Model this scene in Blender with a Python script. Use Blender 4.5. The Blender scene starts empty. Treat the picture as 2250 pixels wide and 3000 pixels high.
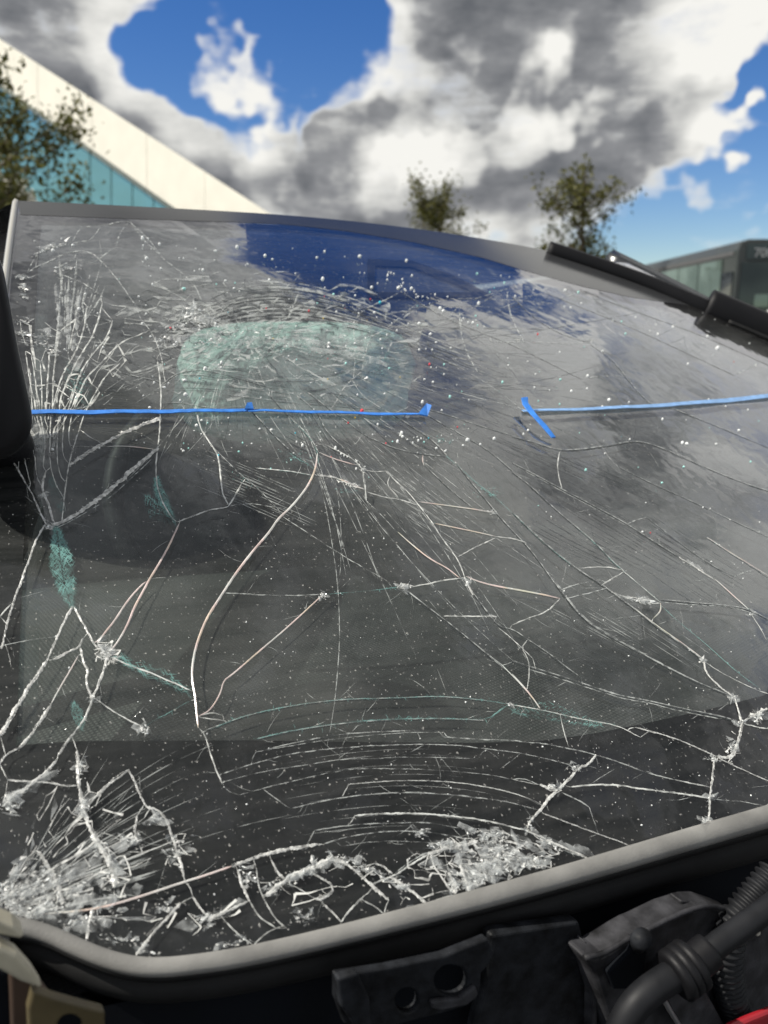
import bpy, bmesh, math, random
import numpy as np
from mathutils import Vector, Matrix
random.seed(7); RNG = np.random.default_rng(7)
R = math.radians
scene = bpy.context.scene

# ------------------------------------------------------------------ camera
F = 2354.0                      # focal length in pixels of a 2250 x 3000 frame
TH = R(13.2)                    # camera tilt below the horizontal
CAM = np.array([0, 0, 1.35])
cam = bpy.data.cameras.new('camera'); cam_o = bpy.data.objects.new('camera', cam)
scene.collection.objects.link(cam_o); scene.camera = cam_o
cam_o.location = CAM; cam_o.rotation_euler = (R(90) - TH, 0, 0)
cam.sensor_fit = 'VERTICAL'; cam.sensor_height = 36; cam.sensor_width = 27
cam.lens = F / 3000 * 36; cam.clip_start = .01; cam.clip_end = 3000
cam.dof.use_dof = True; cam.dof.focus_distance = .66; cam.dof.aperture_fstop = 7.5
scene.view_settings.view_transform = 'Standard'; scene.view_settings.look = 'None'
scene.view_settings.exposure = 0.22; scene.view_settings.gamma = 1
scene.cycles.transparent_max_bounces = 24; scene.cycles.max_bounces = 6; scene.cycles.diffuse_bounces = 2; scene.cycles.glossy_bounces = 3
scene.cycles.sample_clamp_indirect = 6

def ray(u, v):
    u = np.asarray(u, float); v = np.asarray(v, float)
    x = u - 1125; y = 1500 - v
    return np.stack([x, F*math.cos(TH) + y*math.sin(TH), -F*math.sin(TH) + y*math.cos(TH)], -1) / F

# windscreen surface, in car coordinates: s across the car, q rearwards from the lower edge
YAW = R(31); E1 = np.array([math.cos(YAW), math.sin(YAW)]); N2 = np.array([-math.sin(YAW), math.cos(YAW)])
K, SC, RB, ZB, GA, GB = .18, .744, .285, 1.0, .70, .13
def to_sq(p):
    s = p[..., 0]*E1[0] + p[..., 1]*E1[1]; r = p[..., 0]*N2[0] + p[..., 1]*N2[1]
    return s, r - RB - K*(s - SC)**2
DENTS = [(.40, .50, .16, .10, -.006), (.10, .43, .07, .10, -.002)]
def hgt(s, q):
    z = ZB + GA*q - GB*q*q
    for a, b, ra, rb, d in DENTS:
        z = z + d*np.exp(-((s-a)/ra)**2 - ((q-b)/rb)**2)
    return z
def base_h(s, q): return ZB + GA*q - GB*q*q
def xy(s, q):
    s = np.asarray(s, float); q = np.asarray(q, float)
    r = RB + K*(s-SC)**2 + q
    return s[..., None]*E1 + r[..., None]*N2
def pos(s, q, h=0.0):
    """point h metres above the glass (along its normal)"""
    s = np.asarray(s, float); q = np.asarray(q, float)
    P = np.concatenate([xy(s, q), hgt(s, q)[..., None]], -1)
    return P + np.asarray(h)[..., None]*normal(s, q) if np.ndim(h) else P + h*normal(s, q)
def normal(s, q, f=hgt):
    e = 1e-3; s = np.asarray(s, float); q = np.asarray(q, float)
    def P(a, b): return np.concatenate([xy(a, b), f(a, b)[..., None]], -1)
    n = np.cross(P(s+e, q) - P(s-e, q), P(s, q+e) - P(s, q-e))
    return n/np.linalg.norm(n, axis=-1, keepdims=True)
def march(d, fn, t0=.05, t1=4.0, n=260):
    """first root of fn along the rays CAM + t d (fn goes from + to -)"""
    d = np.atleast_2d(d); ts = np.linspace(t0, t1, n)
    val = np.stack([fn(CAM + t*d) for t in ts], 0)
    neg = val <= 0; idx = np.argmax(neg, 0); idx[~neg.any(0)] = np.argmin(np.abs(val), 0)[~neg.any(0)]
    idx = np.clip(idx, 1, n-1); a = ts[idx-1]; b = ts[idx]
    for _ in range(30):
        m = (a+b)/2; f = fn(CAM + m[:, None]*d); a = np.where(f > 0, m, a); b = np.where(f > 0, b, m)
    return a
def f_glass(p): s, q = to_sq(p); return p[..., 2] - hgt(s, q)
def glass(px):
    """pixels -> (s, q, depth) on the glass"""
    px = np.asarray(px, float); d = ray(px[:, 0], px[:, 1]); t = np.full(len(d), .45)
    for _ in range(14):
        f0 = f_glass(CAM + t[:, None]*d); f1 = f_glass(CAM + (t + 1e-4)[:, None]*d); t = np.clip(t - np.clip(f0*1e-4/np.where(np.abs(f1-f0) < 1e-9, -1e-9, f1-f0), -.3, .3), .05, 4)
    bad = np.abs(f_glass(CAM + t[:, None]*d)) > 1e-5
    if bad.any(): t[bad] = march(d[bad], f_glass)
    p = CAM + t[:, None]*d; s, q = to_sq(p); return s, q, t
def bay(px, q0=0.0):
    """pixels -> points on the upright face below the windscreen, q0 behind its lower edge"""
    px = np.asarray(px, float); d = ray(px[:, 0], px[:, 1])
    t = march(d, lambda p: q0 - to_sq(p)[1], .05, 2.5, 400); return CAM + t[:, None]*d
def far(u, v, Y): d = ray(u, v); return CAM + d*(Y/d[1])
def slant(u, v, Y, k=.75): d = ray(u, v); return CAM + d*(Y/(d[1] + k*d[0]))
def at_z(px, z):
    px = np.asarray(px, float); d = ray(px[:, 0], px[:, 1]); t = (z - CAM[2])/d[:, 2]; return CAM + t[:, None]*d

# ------------------------------------------------------------------ sky and sun
SUN_AZ, SUN_EL = R(-100), R(48)           # azimuth from +Y towards +X
world = bpy.data.worlds.new('World'); scene.world = world; world.use_nodes = True; world.cycles.sampling_method = 'MANUAL'; world.cycles.sample_map_resolution = 256
def refl_dir(u, v):
    s, q, t = glass([(u, v)]); n = normal(s, q, base_h)[0]
    d = ray(u, v); d = d/np.linalg.norm(d); return d - 2*(d@n)*n
def dir_dir(u, v): d = ray(u, v); return d/np.linalg.norm(d)
# (kind, u, v, radius in degrees, cover, darkness) - clouds (+) and gaps of blue (-) seen directly or mirrored in the glass
SKY = [
 ('d', 150, 130, 15, .5, .5), ('d', 330, 270, 12, .5, .7), ('d', 60, 330, 12, .4, .6), ('d', 480, 120, 7, .3, -1.0), ('d', 380, 40, 7, .2, -.6), ('d', 500, 330, 7, .35, -.5), ('d', 330, 420, 7, .3, .2),
 ('d', 700, 120, 11, -1.6, 0), ('d', 810, 40, 10, -1.2, 0), ('d', 860, 250, 9, -1.6, 0), ('d', 630, 20, 7, -.8, 0), ('d', 1150, 265, 6, -1.3, 0), ('d', 1430, 345, 6, -1.3, 0), ('d', 690, 320, 6, -.9, 0),
 ('d', 980, 110, 5, .5, -.9), ('d', 1080, 350, 7, .3, -1.4), ('d', 800, 440, 8, .3, -1.2), ('d', 1000, 250, 5, -.4, 0), ('d', 1350, 300, 7, .1, -1.2), ('d', 1550, 330, 6, .1, -1.0), ('d', 620, 470, 8, .4, -.2), ('d', 1250, 330, 6, .3, -.8),
 ('d', 1280, 90, 14, .5, .9), ('d', 1180, 200, 9, .4, .9), ('d', 1500, 130, 11, .5, .7), ('d', 1050, 60, 6, .3, .1), ('d', 1700, 60, 10, .4, .3),
 ('d', 1720, 270, 9, .4, .8), ('d', 1480, 440, 8, .5, 1.0), ('d', 1230, 480, 8, .5, 1.0), ('d', 960, 510, 9, .5, 1.0), ('d', 1700, 400, 7, .4, .7), ('d', 2060, 410, 6, .5, 1.1), ('d', 1900, 430, 5, .4, .5), ('d', 720, 560, 8, .4, .7),
 ('d', 1960, 130, 10, .5, -1.1), ('d', 2180, 280, 9, .4, -1.0), ('d', 1620, 330, 5, .2, -.8), ('d', 1880, 320, 5, .2, -.9), ('d', 2190, 100, 6, -1.5, 0), ('d', 2250, 30, 7, -.8, 0), ('d', 2100, 300, 6, .2, .2),
 ('d', 1050, 620, 9, .4, -.3), ('d', 1380, 600, 8, .4, -.9), ('d', 1560, 480, 5, .3, -.9), ('d', 1900, 530, 6, .5, .3), ('d', 2050, 490, 5, .3, -.7), ('d', 1200, 570, 6, .3, .2),
 ('d', 2220, 540, 11, -1.8, 0), ('d', 2080, 560, 8, -1.4, 0), ('d', 1870, 650, 9, -1.7, 0), ('d', 1960, 750, 8, -1.3, 0), ('d', 1620, 620, 5, -1.0, 0), ('d', 2010, 645, 5, 1.5, -.7), ('d', 2190, 650, 5, 1.2, -.8),
 ('r', 150, 720, 12, .6, .3), ('r', 350, 800, 12, .5, .2), ('r', 550, 720, 10, .5, -.2), ('r', 650, 850, 8, .4, .1), ('r', 250, 980, 12, .5, .3), ('r', 500, 1050, 10, .5, .0),
 ('r', 1000, 760, 11, -1.0, 0), ('r', 1150, 720, 8, -.8, 0), ('r', 850, 840, 7, -.8, 0), ('r', 1250, 850, 8, -.7, 0), ('r', 1500, 880, 6, -.35, 0), ('r', 1350, 760, 6, -.5, 0),
 ('r', 1500, 770, 5, .8, -.8), ('r', 1700, 820, 6, .8, -.8), ('r', 1600, 960, 6, -.2, .2), ('r', 1850, 1000, 10, .0, .1), ('r', 2100, 1080, 10, .1, .1), ('r', 2200, 900, 9, .2, 0), ('r', 1780, 1130, 7, -.2, .4), ('r', 2200, 950, 8, -.1, -.4),
 ('r', 1450, 1060, 6.5, .9, -1.2), ('r', 1570, 1180, 5.5, .9, -1.2), ('r', 1350, 1230, 6, .7, -.9), ('r', 1180, 1000, 5, .7, -.5), ('r', 1250, 1130, 5, .6, -.3),
 ('r', 800, 1130, 10, .5, -.4), ('r', 500, 1180, 8, .4, -.3), ('r', 1700, 1260, 6, -.2, .8), ('r', 1950, 1330, 7, .0, .5), ('r', 1350, 1400, 8, .5, -.5), ('r', 1750, 1370, 6, .6, -.2),
 ('r', 1900, 1450, 7, .2, .6), ('r', 2180, 1450, 4.5, .8, -1.2), ('r', 2050, 1600, 6, .5, -1.0), ('r', 1800, 1620, 9, .6, -.7), ('r', 2200, 1640, 7, .6, -1.2), ('r', 1500, 1600, 9, .5, -.3), ('r', 1900, 1150, 14, .1, -.4),
 ('r', 700, 1350, 8, .2, .9), ('r', 350, 1400, 10, .3, 1.0), ('r', 500, 1700, 18, .3, 1.2), ('r', 1000, 1900, 14, .3, 1.1), ('r', 800, 2300, 20, .3, 1.2), ('r', 1600, 2250, 14, .2, 1.1), ('r', 1700, 2000, 9, .1, .6),
]
def build_world():
    nt = world.node_tree; N = nt.nodes; L = nt.links; N.clear()
    def nd(t, **kw):
        n = N.new(t)
        for k, v in kw.items(): setattr(n, k, v)
        return n
    def val(x, sock):
        if isinstance(x, (int, float)): sock.default_value = x
        elif isinstance(x, (tuple, list)): sock.default_value = x
        else: L.new(x, sock)
    def mth(op, a, b=0.0, clamp=False):
        n = nd('ShaderNodeMath', operation=op, use_clamp=clamp); val(a, n.inputs[0]); val(b, n.inputs[1]); return n.outputs[0]
    def vm(op, a, b, out=0):
        n = nd('ShaderNodeVectorMath', operation=op); val(a, n.inputs[0]); val(b, n.inputs[1]); return n.outputs[out]
    def sstep(x, a, b, lo=0.0, hi=1.0):
        n = nd('ShaderNodeMapRange', interpolation_type='SMOOTHSTEP'); val(x, n.inputs[0])
        n.inputs[1].default_value = a; n.inputs[2].default_value = b; n.inputs[3].default_value = lo; n.inputs[4].default_value = hi; return n.outputs[0]
    tc = nd('ShaderNodeTexCoord'); d0 = vm('NORMALIZE', tc.outputs['Generated'], (0, 0, 0))
    # flatten the cloud layers towards the horizon
    sep = nd('ShaderNodeSeparateXYZ'); L.new(d0, sep.inputs[0])
    den = mth('ADD', mth('MAXIMUM', sep.outputs[2], 0.0), .32)
    cmb = nd('ShaderNodeCombineXYZ'); L.new(mth('DIVIDE', sep.outputs[0], den), cmb.inputs[0]); L.new(mth('DIVIDE', sep.outputs[1], den), cmb.inputs[1]); L.new(mth('MULTIPLY', sep.outputs[2], 1.2), cmb.inputs[2])
    pl = cmb.outputs[0]
    def noise(vec, sc, det, rough=.55, out='Fac'):
        n = nd('ShaderNodeTexNoise'); L.new(vec, n.inputs['Vector']); n.inputs['Scale'].default_value = sc; n.inputs['Detail'].default_value = det; n.inputs['Roughness'].default_value = rough; return n.outputs[out]
    # domain warp so that the outlines billow
    w = vm('SUBTRACT', noise(d0, 6.0, 4, .5, 'Color'), (.5, .5, .5)); w = vm('MULTIPLY', w, (.07, .07, .07)); dw = vm('ADD', d0, w)
    fb = noise(pl, 3.4, 7, .56); fb3 = noise(d0, 9.0, 6, .58)
    bias = nd('ShaderNodeValue').outputs[0]; bias.node.outputs[0].default_value = 0.0; tone = bias
    for kind, u, v, rad, c, k in SKY:
        D = refl_dir(u, v) if kind == 'r' else dir_dir(u, v)
        dot = vm('DOT_PRODUCT', dw, tuple(float(x) for x in D), 1)
        if kind == 'd' and c < 0: rad *= .74; c *= .8
        b = sstep(dot, math.cos(R(rad*1.25)), 1.0)
        if c: n = nd('ShaderNodeMath', operation='MULTIPLY_ADD'); L.new(b, n.inputs[0]); n.inputs[1].default_value = c; L.new(bias, n.inputs[2]); bias = n.outputs[0]
        if k: n = nd('ShaderNodeMath', operation='MULTIPLY_ADD'); L.new(b, n.inputs[0]); n.inputs[1].default_value = k; L.new(tone, n.inputs[2]); tone = n.outputs[0]
    el = vm('MULTIPLY', d0, (1.0, 1.0, 2.7)); fb4 = noise(el, 7.5, 6, .55); n4 = mth('MULTIPLY', mth('SUBTRACT', fb4, .5), 1.5)
    bias = mth('MINIMUM', mth('MAXIMUM', bias, -.68), .34); tone = mth('MINIMUM', mth('MAXIMUM', tone, -1.0), 1.0)
    n1 = mth('MULTIPLY', mth('SUBTRACT', fb, .5), 1.2); n3 = mth('MULTIPLY', mth('SUBTRACT', fb3, .5), 1.0)
    dens = mth('ADD', mth('ADD', mth('ADD', bias, .66), n1), mth('ADD', n3, n4))
    dark = mth('ADD', mth('ADD', mth('MULTIPLY', tone, .42), .34), mth('ADD', mth('MULTIPLY', n4, 1.05), mth('MULTIPLY', n3, .5)))
    alpha = sstep(dens, .12, .88); core = sstep(dens, .30, 1.0)
    shade = mth('MULTIPLY', mth('MINIMUM', mth('MAXIMUM', dark, 0.0), 1.0), core)
    ramp = nd('ShaderNodeValToRGB'); L.new(shade, ramp.inputs[0]); cr = ramp.color_ramp
    cr.elements[0].position = 0; cr.elements[0].color = (.80, .79, .75, 1); cr.elements[1].position = 1; cr.elements[1].color = (.115, .122, .135, 1)
    e = cr.elements.new(.3); e.color = (.56, .56, .54, 1); e = cr.elements.new(.65); e.color = (.25, .255, .265, 1)
    sky = nd('ShaderNodeTexSky', sky_type='NISHITA'); sky.sun_disc = False; sky.sun_elevation = SUN_EL; sky.sun_rotation = SUN_AZ; sky.air_density = 1.0; sky.dust_density = .1; sky.ozone_density = 2.5
    hs = nd('ShaderNodeHueSaturation'); hs.inputs['Saturation'].default_value = 1.36; hs.inputs['Value'].default_value = 1.1; hs.inputs['Hue'].default_value = .515; L.new(sky.outputs[0], hs.inputs['Color'])
    b1 = nd('ShaderNodeBackground'); L.new(hs.outputs[0], b1.inputs[0]); b1.inputs[1].default_value = .085
    b2 = nd('ShaderNodeBackground'); L.new(ramp.outputs[0], b2.inputs[0]); b2.inputs[1].default_value = 1.0
    mx = nd('ShaderNodeMixShader'); L.new(alpha, mx.inputs[0]); L.new(b1.outputs[0], mx.inputs[1]); L.new(b2.outputs[0], mx.inputs[2])
    out = nd('ShaderNodeOutputWorld'); L.new(mx.outputs[0], out.inputs[0])
build_world()
sun = bpy.data.lights.new('sun', 'SUN'); sun.energy = 5.0; sun.angle = R(.5); sun.color = (1, .95, .86)
sun_o = bpy.data.objects.new('sun', sun); scene.collection.objects.link(sun_o)
SD = Vector((math.sin(SUN_AZ)*math.cos(SUN_EL), math.cos(SUN_AZ)*math.cos(SUN_EL), math.sin(SUN_EL)))
sun_o.rotation_euler = SD.to_track_quat('Z', 'Y').to_euler(); sun_o.location = (-5, -3, 8)

# ------------------------------------------------------------------ materials
def mat(name, col=(.5, .5, .5), rough=.5, metal=0.0, spec=.5, noise=None, bump=None, alpha=None):
    """noise = (scale, amount); bump = (scale, strength, distance); alpha = (scale, lo, hi) broken up by noise"""
    m = bpy.data.materials.new(name); m.use_nodes = True; nt = m.node_tree; b = nt.nodes['Principled BSDF']
    b.inputs['Base Color'].default_value = (*col, 1); b.inputs['Roughness'].default_value = rough; b.inputs['Metallic'].default_value = metal; b.inputs['Specular IOR Level'].default_value = spec
    tc = nt.nodes.new('ShaderNodeTexCoord')
    def nz(sc, det=5):
        n = nt.nodes.new('ShaderNodeTexNoise'); n.inputs['Scale'].default_value = sc; n.inputs['Detail'].default_value = det; nt.links.new(tc.outputs['Object'], n.inputs['Vector']); return n
    if noise:
        n = nz(noise[0]); r = nt.nodes.new('ShaderNodeMapRange'); nt.links.new(n.outputs['Fac'], r.inputs[0])
        r.inputs[1].default_value = .3; r.inputs[2].default_value = .7; r.inputs[3].default_value = 1 - noise[1]; r.inputs[4].default_value = 1 + noise[1]
        x = nt.nodes.new('ShaderNodeVectorMath'); x.operation = 'SCALE'; x.inputs[0].default_value = col; nt.links.new(r.outputs[0], x.inputs['Scale']); nt.links.new(x.outputs[0], b.inputs['Base Color'])
        r2 = nt.nodes.new('ShaderNodeMapRange'); nt.links.new(n.outputs['Fac'], r2.inputs[0]); r2.inputs[3].default_value = max(.05, rough-.15); r2.inputs[4].default_value = min(1, rough+.15); nt.links.new(r2.outputs[0], b.inputs['Roughness'])
    if bump:
        n = nz(bump[0]); bp = nt.nodes.new('ShaderNodeBump'); bp.inputs['Strength'].default_value = bump[1]; bp.inputs['Distance'].default_value = bump[2]; nt.links.new(n.outputs['Fac'], bp.inputs['Height']); nt.links.new(bp.outputs[0], b.inputs['Normal'])
    if alpha:
        n = nz(alpha[0], 2); r = nt.nodes.new('ShaderNodeMapRange'); nt.links.new(n.outputs['Fac'], r.inputs[0]); r.inputs[1].default_value = .38; r.inputs[2].default_value = .62; r.inputs[3].default_value = alpha[1]; r.inputs[4].default_value = alpha[2]; nt.links.new(r.outputs[0], b.inputs['Alpha'])
    return m
M = {}
M['crust'] = mat('crushed glass white', (.66, .66, .63), .3, alpha=(260, .35, 1.0))
M['veil'] = mat('frosted splinter', (.56, .58, .57), .25, alpha=(120, .06, .42))
M['strand'] = mat('bright crack edge', (.72, .72, .68), .25)
M['line'] = mat('crack edge white', (.62, .63, .60), .3, alpha=(120, .3, 1.0))
M['thin'] = mat('fine crack', (.50, .52, .50), .3, alpha=(160, .05, .75))
M['dark'] = mat('dark crack', (.03, .035, .035), .25, alpha=(120, .35, .9))
M['hair'] = mat('hairline dark', (.04, .045, .05), .3, alpha=(60, .05, .62))
M['hairw'] = mat('hairline pale', (.5, .52, .5), .3, alpha=(80, .0, .55))
M['teal'] = mat('green glass flake', (.22, .44, .41), .25, alpha=(60, .1, .62))
M['bead'] = mat('glass crumb', (.82, .84, .82), .12, spec=.8)  # near-white base colour stands for sun glints
M['tealbead'] = mat('green glass crumb', (.45, .85, .78), .12, spec=.8)
def irid():
    m = mat('iridescent crack', (.7, .6, .55), .22, alpha=(60, .7, 1.0)); nt = m.node_tree; b = nt.nodes['Principled BSDF']
    tc = nt.nodes.new('ShaderNodeTexCoord'); n = nt.nodes.new('ShaderNodeTexNoise'); n.inputs['Scale'].default_value = 22; n.inputs['Detail'].default_value = 2; nt.links.new(tc.outputs['Object'], n.inputs['Vector'])
    r = nt.nodes.new('ShaderNodeValToRGB'); cr = r.color_ramp; cr.elements[0].position = .3; cr.elements[0].color = (.58, .62, .58, 1); cr.elements[1].position = .72; cr.elements[1].color = (.58, .57, .42, 1)
    for p, c in ((.42, (.60, .58, .55, 1)), (.51, (.64, .50, .47, 1)), (.57, (.64, .53, .42, 1)), (.63, (.6, .59, .55, 1))):
        e = cr.elements.new(p); e.color = c
    nt.links.new(n.outputs['Fac'], r.inputs[0]); nt.links.new(r.outputs[0], b.inputs['Base Color']); return m
M['irid'] = irid()
M['rubber'] = mat('black rubber', (.012, .012, .012), .7, spec=.25, noise=(60, .25), bump=(900, .15, .001))
M['rubberlit'] = mat('painted sunlit rubber', (.20, .197, .185), .6, spec=.3, noise=(30, .25), bump=(600, .2, .001))  # pale base colour puts the sun on the seal's upper face
M['trim'] = mat('black plastic trim', (.005, .005, .006), .55, spec=.25, noise=(30, .2), bump=(700, .1, .001))
M['bright_edge'] = mat('bright edge', (.45, .44, .40), .35, metal=.3)
M['baymetal'] = mat('shade painted metal', (.009, .010, .012), .6, spec=.2, noise=(90, .8), bump=(160, .35, .002))  # bay shade put into the colour of this and the next two
M['baygrey'] = mat('grey cast metal', (.028, .028, .031), .6, spec=.25, noise=(70, .7), bump=(300, .2, .002))
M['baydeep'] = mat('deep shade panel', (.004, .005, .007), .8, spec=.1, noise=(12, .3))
M['hose'] = mat('black hose', (.009, .0095, .011), .55, spec=.25, noise=(60, .25))
M['brown'] = mat('primer brown metal', (.045, .026, .016), .55, noise=(30, .5))
M['khaki'] = mat('yellowed metal', (.08, .062, .028), .5, noise=(30, .35))
M['cream'] = mat('cream paint', (.40, .37, .28), .35, noise=(40, .1))
M['red'] = mat('red plastic', (.32, .012, .02), .4, noise=(30, .2))
M['ivory'] = mat('ivory clip', (.42, .40, .34), .4)
M['bodypaint'] = mat('dark body paint', (.02, .022, .025), .25, spec=.6, noise=(8, .1))
M['frit'] = mat('black ceramic band', (.008, .0085, .009), .6, spec=.2, noise=(500, .3))
M['topband'] = mat('grey shade band', (.035, .036, .038), .12, noise=(6, .12))
M['seat'] = mat('grey seat cloth', (.025, .027, .03), .9, noise=(150, .25), bump=(700, .3, .002))
M['airbag'] = mat('pale airbag cloth', (.40, .60, .55), .85, noise=(22, .35), bump=(40, .9, .03))
M['mirror'] = mat('mirror face', (.5, .52, .55), .06, metal=1.0)
M['tape'] = mat('blue masking tape', (.03, .18, .58), .6, noise=(120, .25), bump=(900, .25, .001))
M['tapepale'] = mat('pale blue tape', (.20, .36, .62), .6, noise=(120, .2), bump=(900, .25, .001))
M['asphalt'] = mat('asphalt', (.05, .05, .052), .9, noise=(3, .3), bump=(60, .4, .02))
M['white'] = mat('white cladding', (.80, .77, .66), .55, noise=(.6, .04))
M['wallwhite'] = mat('pale render', (.6, .58, .52), .7, noise=(.5, .06))
M['mullion'] = mat('teal mullion', (.10, .22, .24), .4)
M['bark'] = mat('bark', (.10, .075, .05), .9, noise=(20, .3))
M['tyre'] = mat('tyre', (.02, .02, .02), .85)
M['rim'] = mat('wheel rim', (.35, .35, .36), .35, metal=.8)
M['silver'] = mat('silver car paint', (.50, .49, .46), .3, metal=.3, spec=.6)
M['busdark'] = mat('dark bus body', (.045, .052, .05), .35, noise=(2, .2))
M['busroof'] = mat('bus roof', (.10, .10, .10), .5)
M['sign'] = mat('sign lettering', (.35, .36, .36), .5)
def leafmat(name, col):
    m = mat(name, col, .6); nt = m.node_tree; b = nt.nodes['Principled BSDF']; b.inputs['Subsurface Weight'].default_value = 0
    g = nt.nodes.new('ShaderNodeNewGeometry'); r = nt.nodes.new('ShaderNodeValToRGB'); nt.links.new(g.outputs['Random Per Island'], r.inputs[0])
    cr = r.color_ramp; cr.elements[0].color = (*[c*.55 for c in col], 1); cr.elements[1].color = (col[0]*1.7, col[1]*1.35, col[2]*.9, 1)
    nt.links.new(r.outputs[0], b.inputs['Base Color'])
    t = nt.nodes.new('ShaderNodeBsdfTranslucent'); nt.links.new(r.outputs[0], t.inputs[0]); mx = nt.nodes.new('ShaderNodeMixShader'); mx.inputs[0].default_value = .35
    nt.links.new(b.outputs[0], mx.inputs[1]); nt.links.new(t.outputs[0], mx.inputs[2]); nt.links.new(mx.outputs[0], nt.nodes['Material Output'].inputs[0]); return m
M['leaf'] = leafmat('olive leaves', (.088, .105, .026)); M['leafdark'] = leafmat('deep green leaves', (.045, .075, .025))
def glossglass(name, tint, body, f0=.05, rough=.02, wav=None):
    """opaque dark glazing: Fresnel mirror over a dark body colour"""
    m = bpy.data.materials.new(name); m.use_nodes = True; b = m.node_tree.nodes['Principled BSDF']; nt = m.node_tree
    b.inputs['Base Color'].default_value = (*body, 1); b.inputs['Roughness'].default_value = rough; b.inputs['Metallic'].default_value = f0; b.inputs['Specular IOR Level'].default_value = .8; b.inputs['Specular Tint'].default_value = (*tint, 1)
    if wav:
        tc = nt.nodes.new('ShaderNodeTexCoord'); n = nt.nodes.new('ShaderNodeTexNoise'); n.inputs['Scale'].default_value = wav[0]; nt.links.new(tc.outputs['Object'], n.inputs['Vector']); bp = nt.nodes.new('ShaderNodeBump'); bp.inputs['Strength'].default_value = wav[1]; bp.inputs['Distance'].default_value = .1; nt.links.new(n.outputs['Fac'], bp.inputs['Height']); nt.links.new(bp.outputs[0], b.inputs['Normal'])
    return m
M['curtain'] = glossglass('teal curtain glass', (.7, .95, 1), (.16, .36, .40), .5, .03, (.35, .12))
M['busglass'] = glossglass('bus side glass', (.8, 1, .95), (.14, .19, .165), .4, .05, (.5, .3))
M['busglassdark'] = glossglass('dark bus glass', (.8, 1, .95), (.012, .015, .02), .05, .05)
M['carglass'] = glossglass('dark car glass', (.9, 1, 1), (.015, .02, .02), .1, .03)

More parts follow.
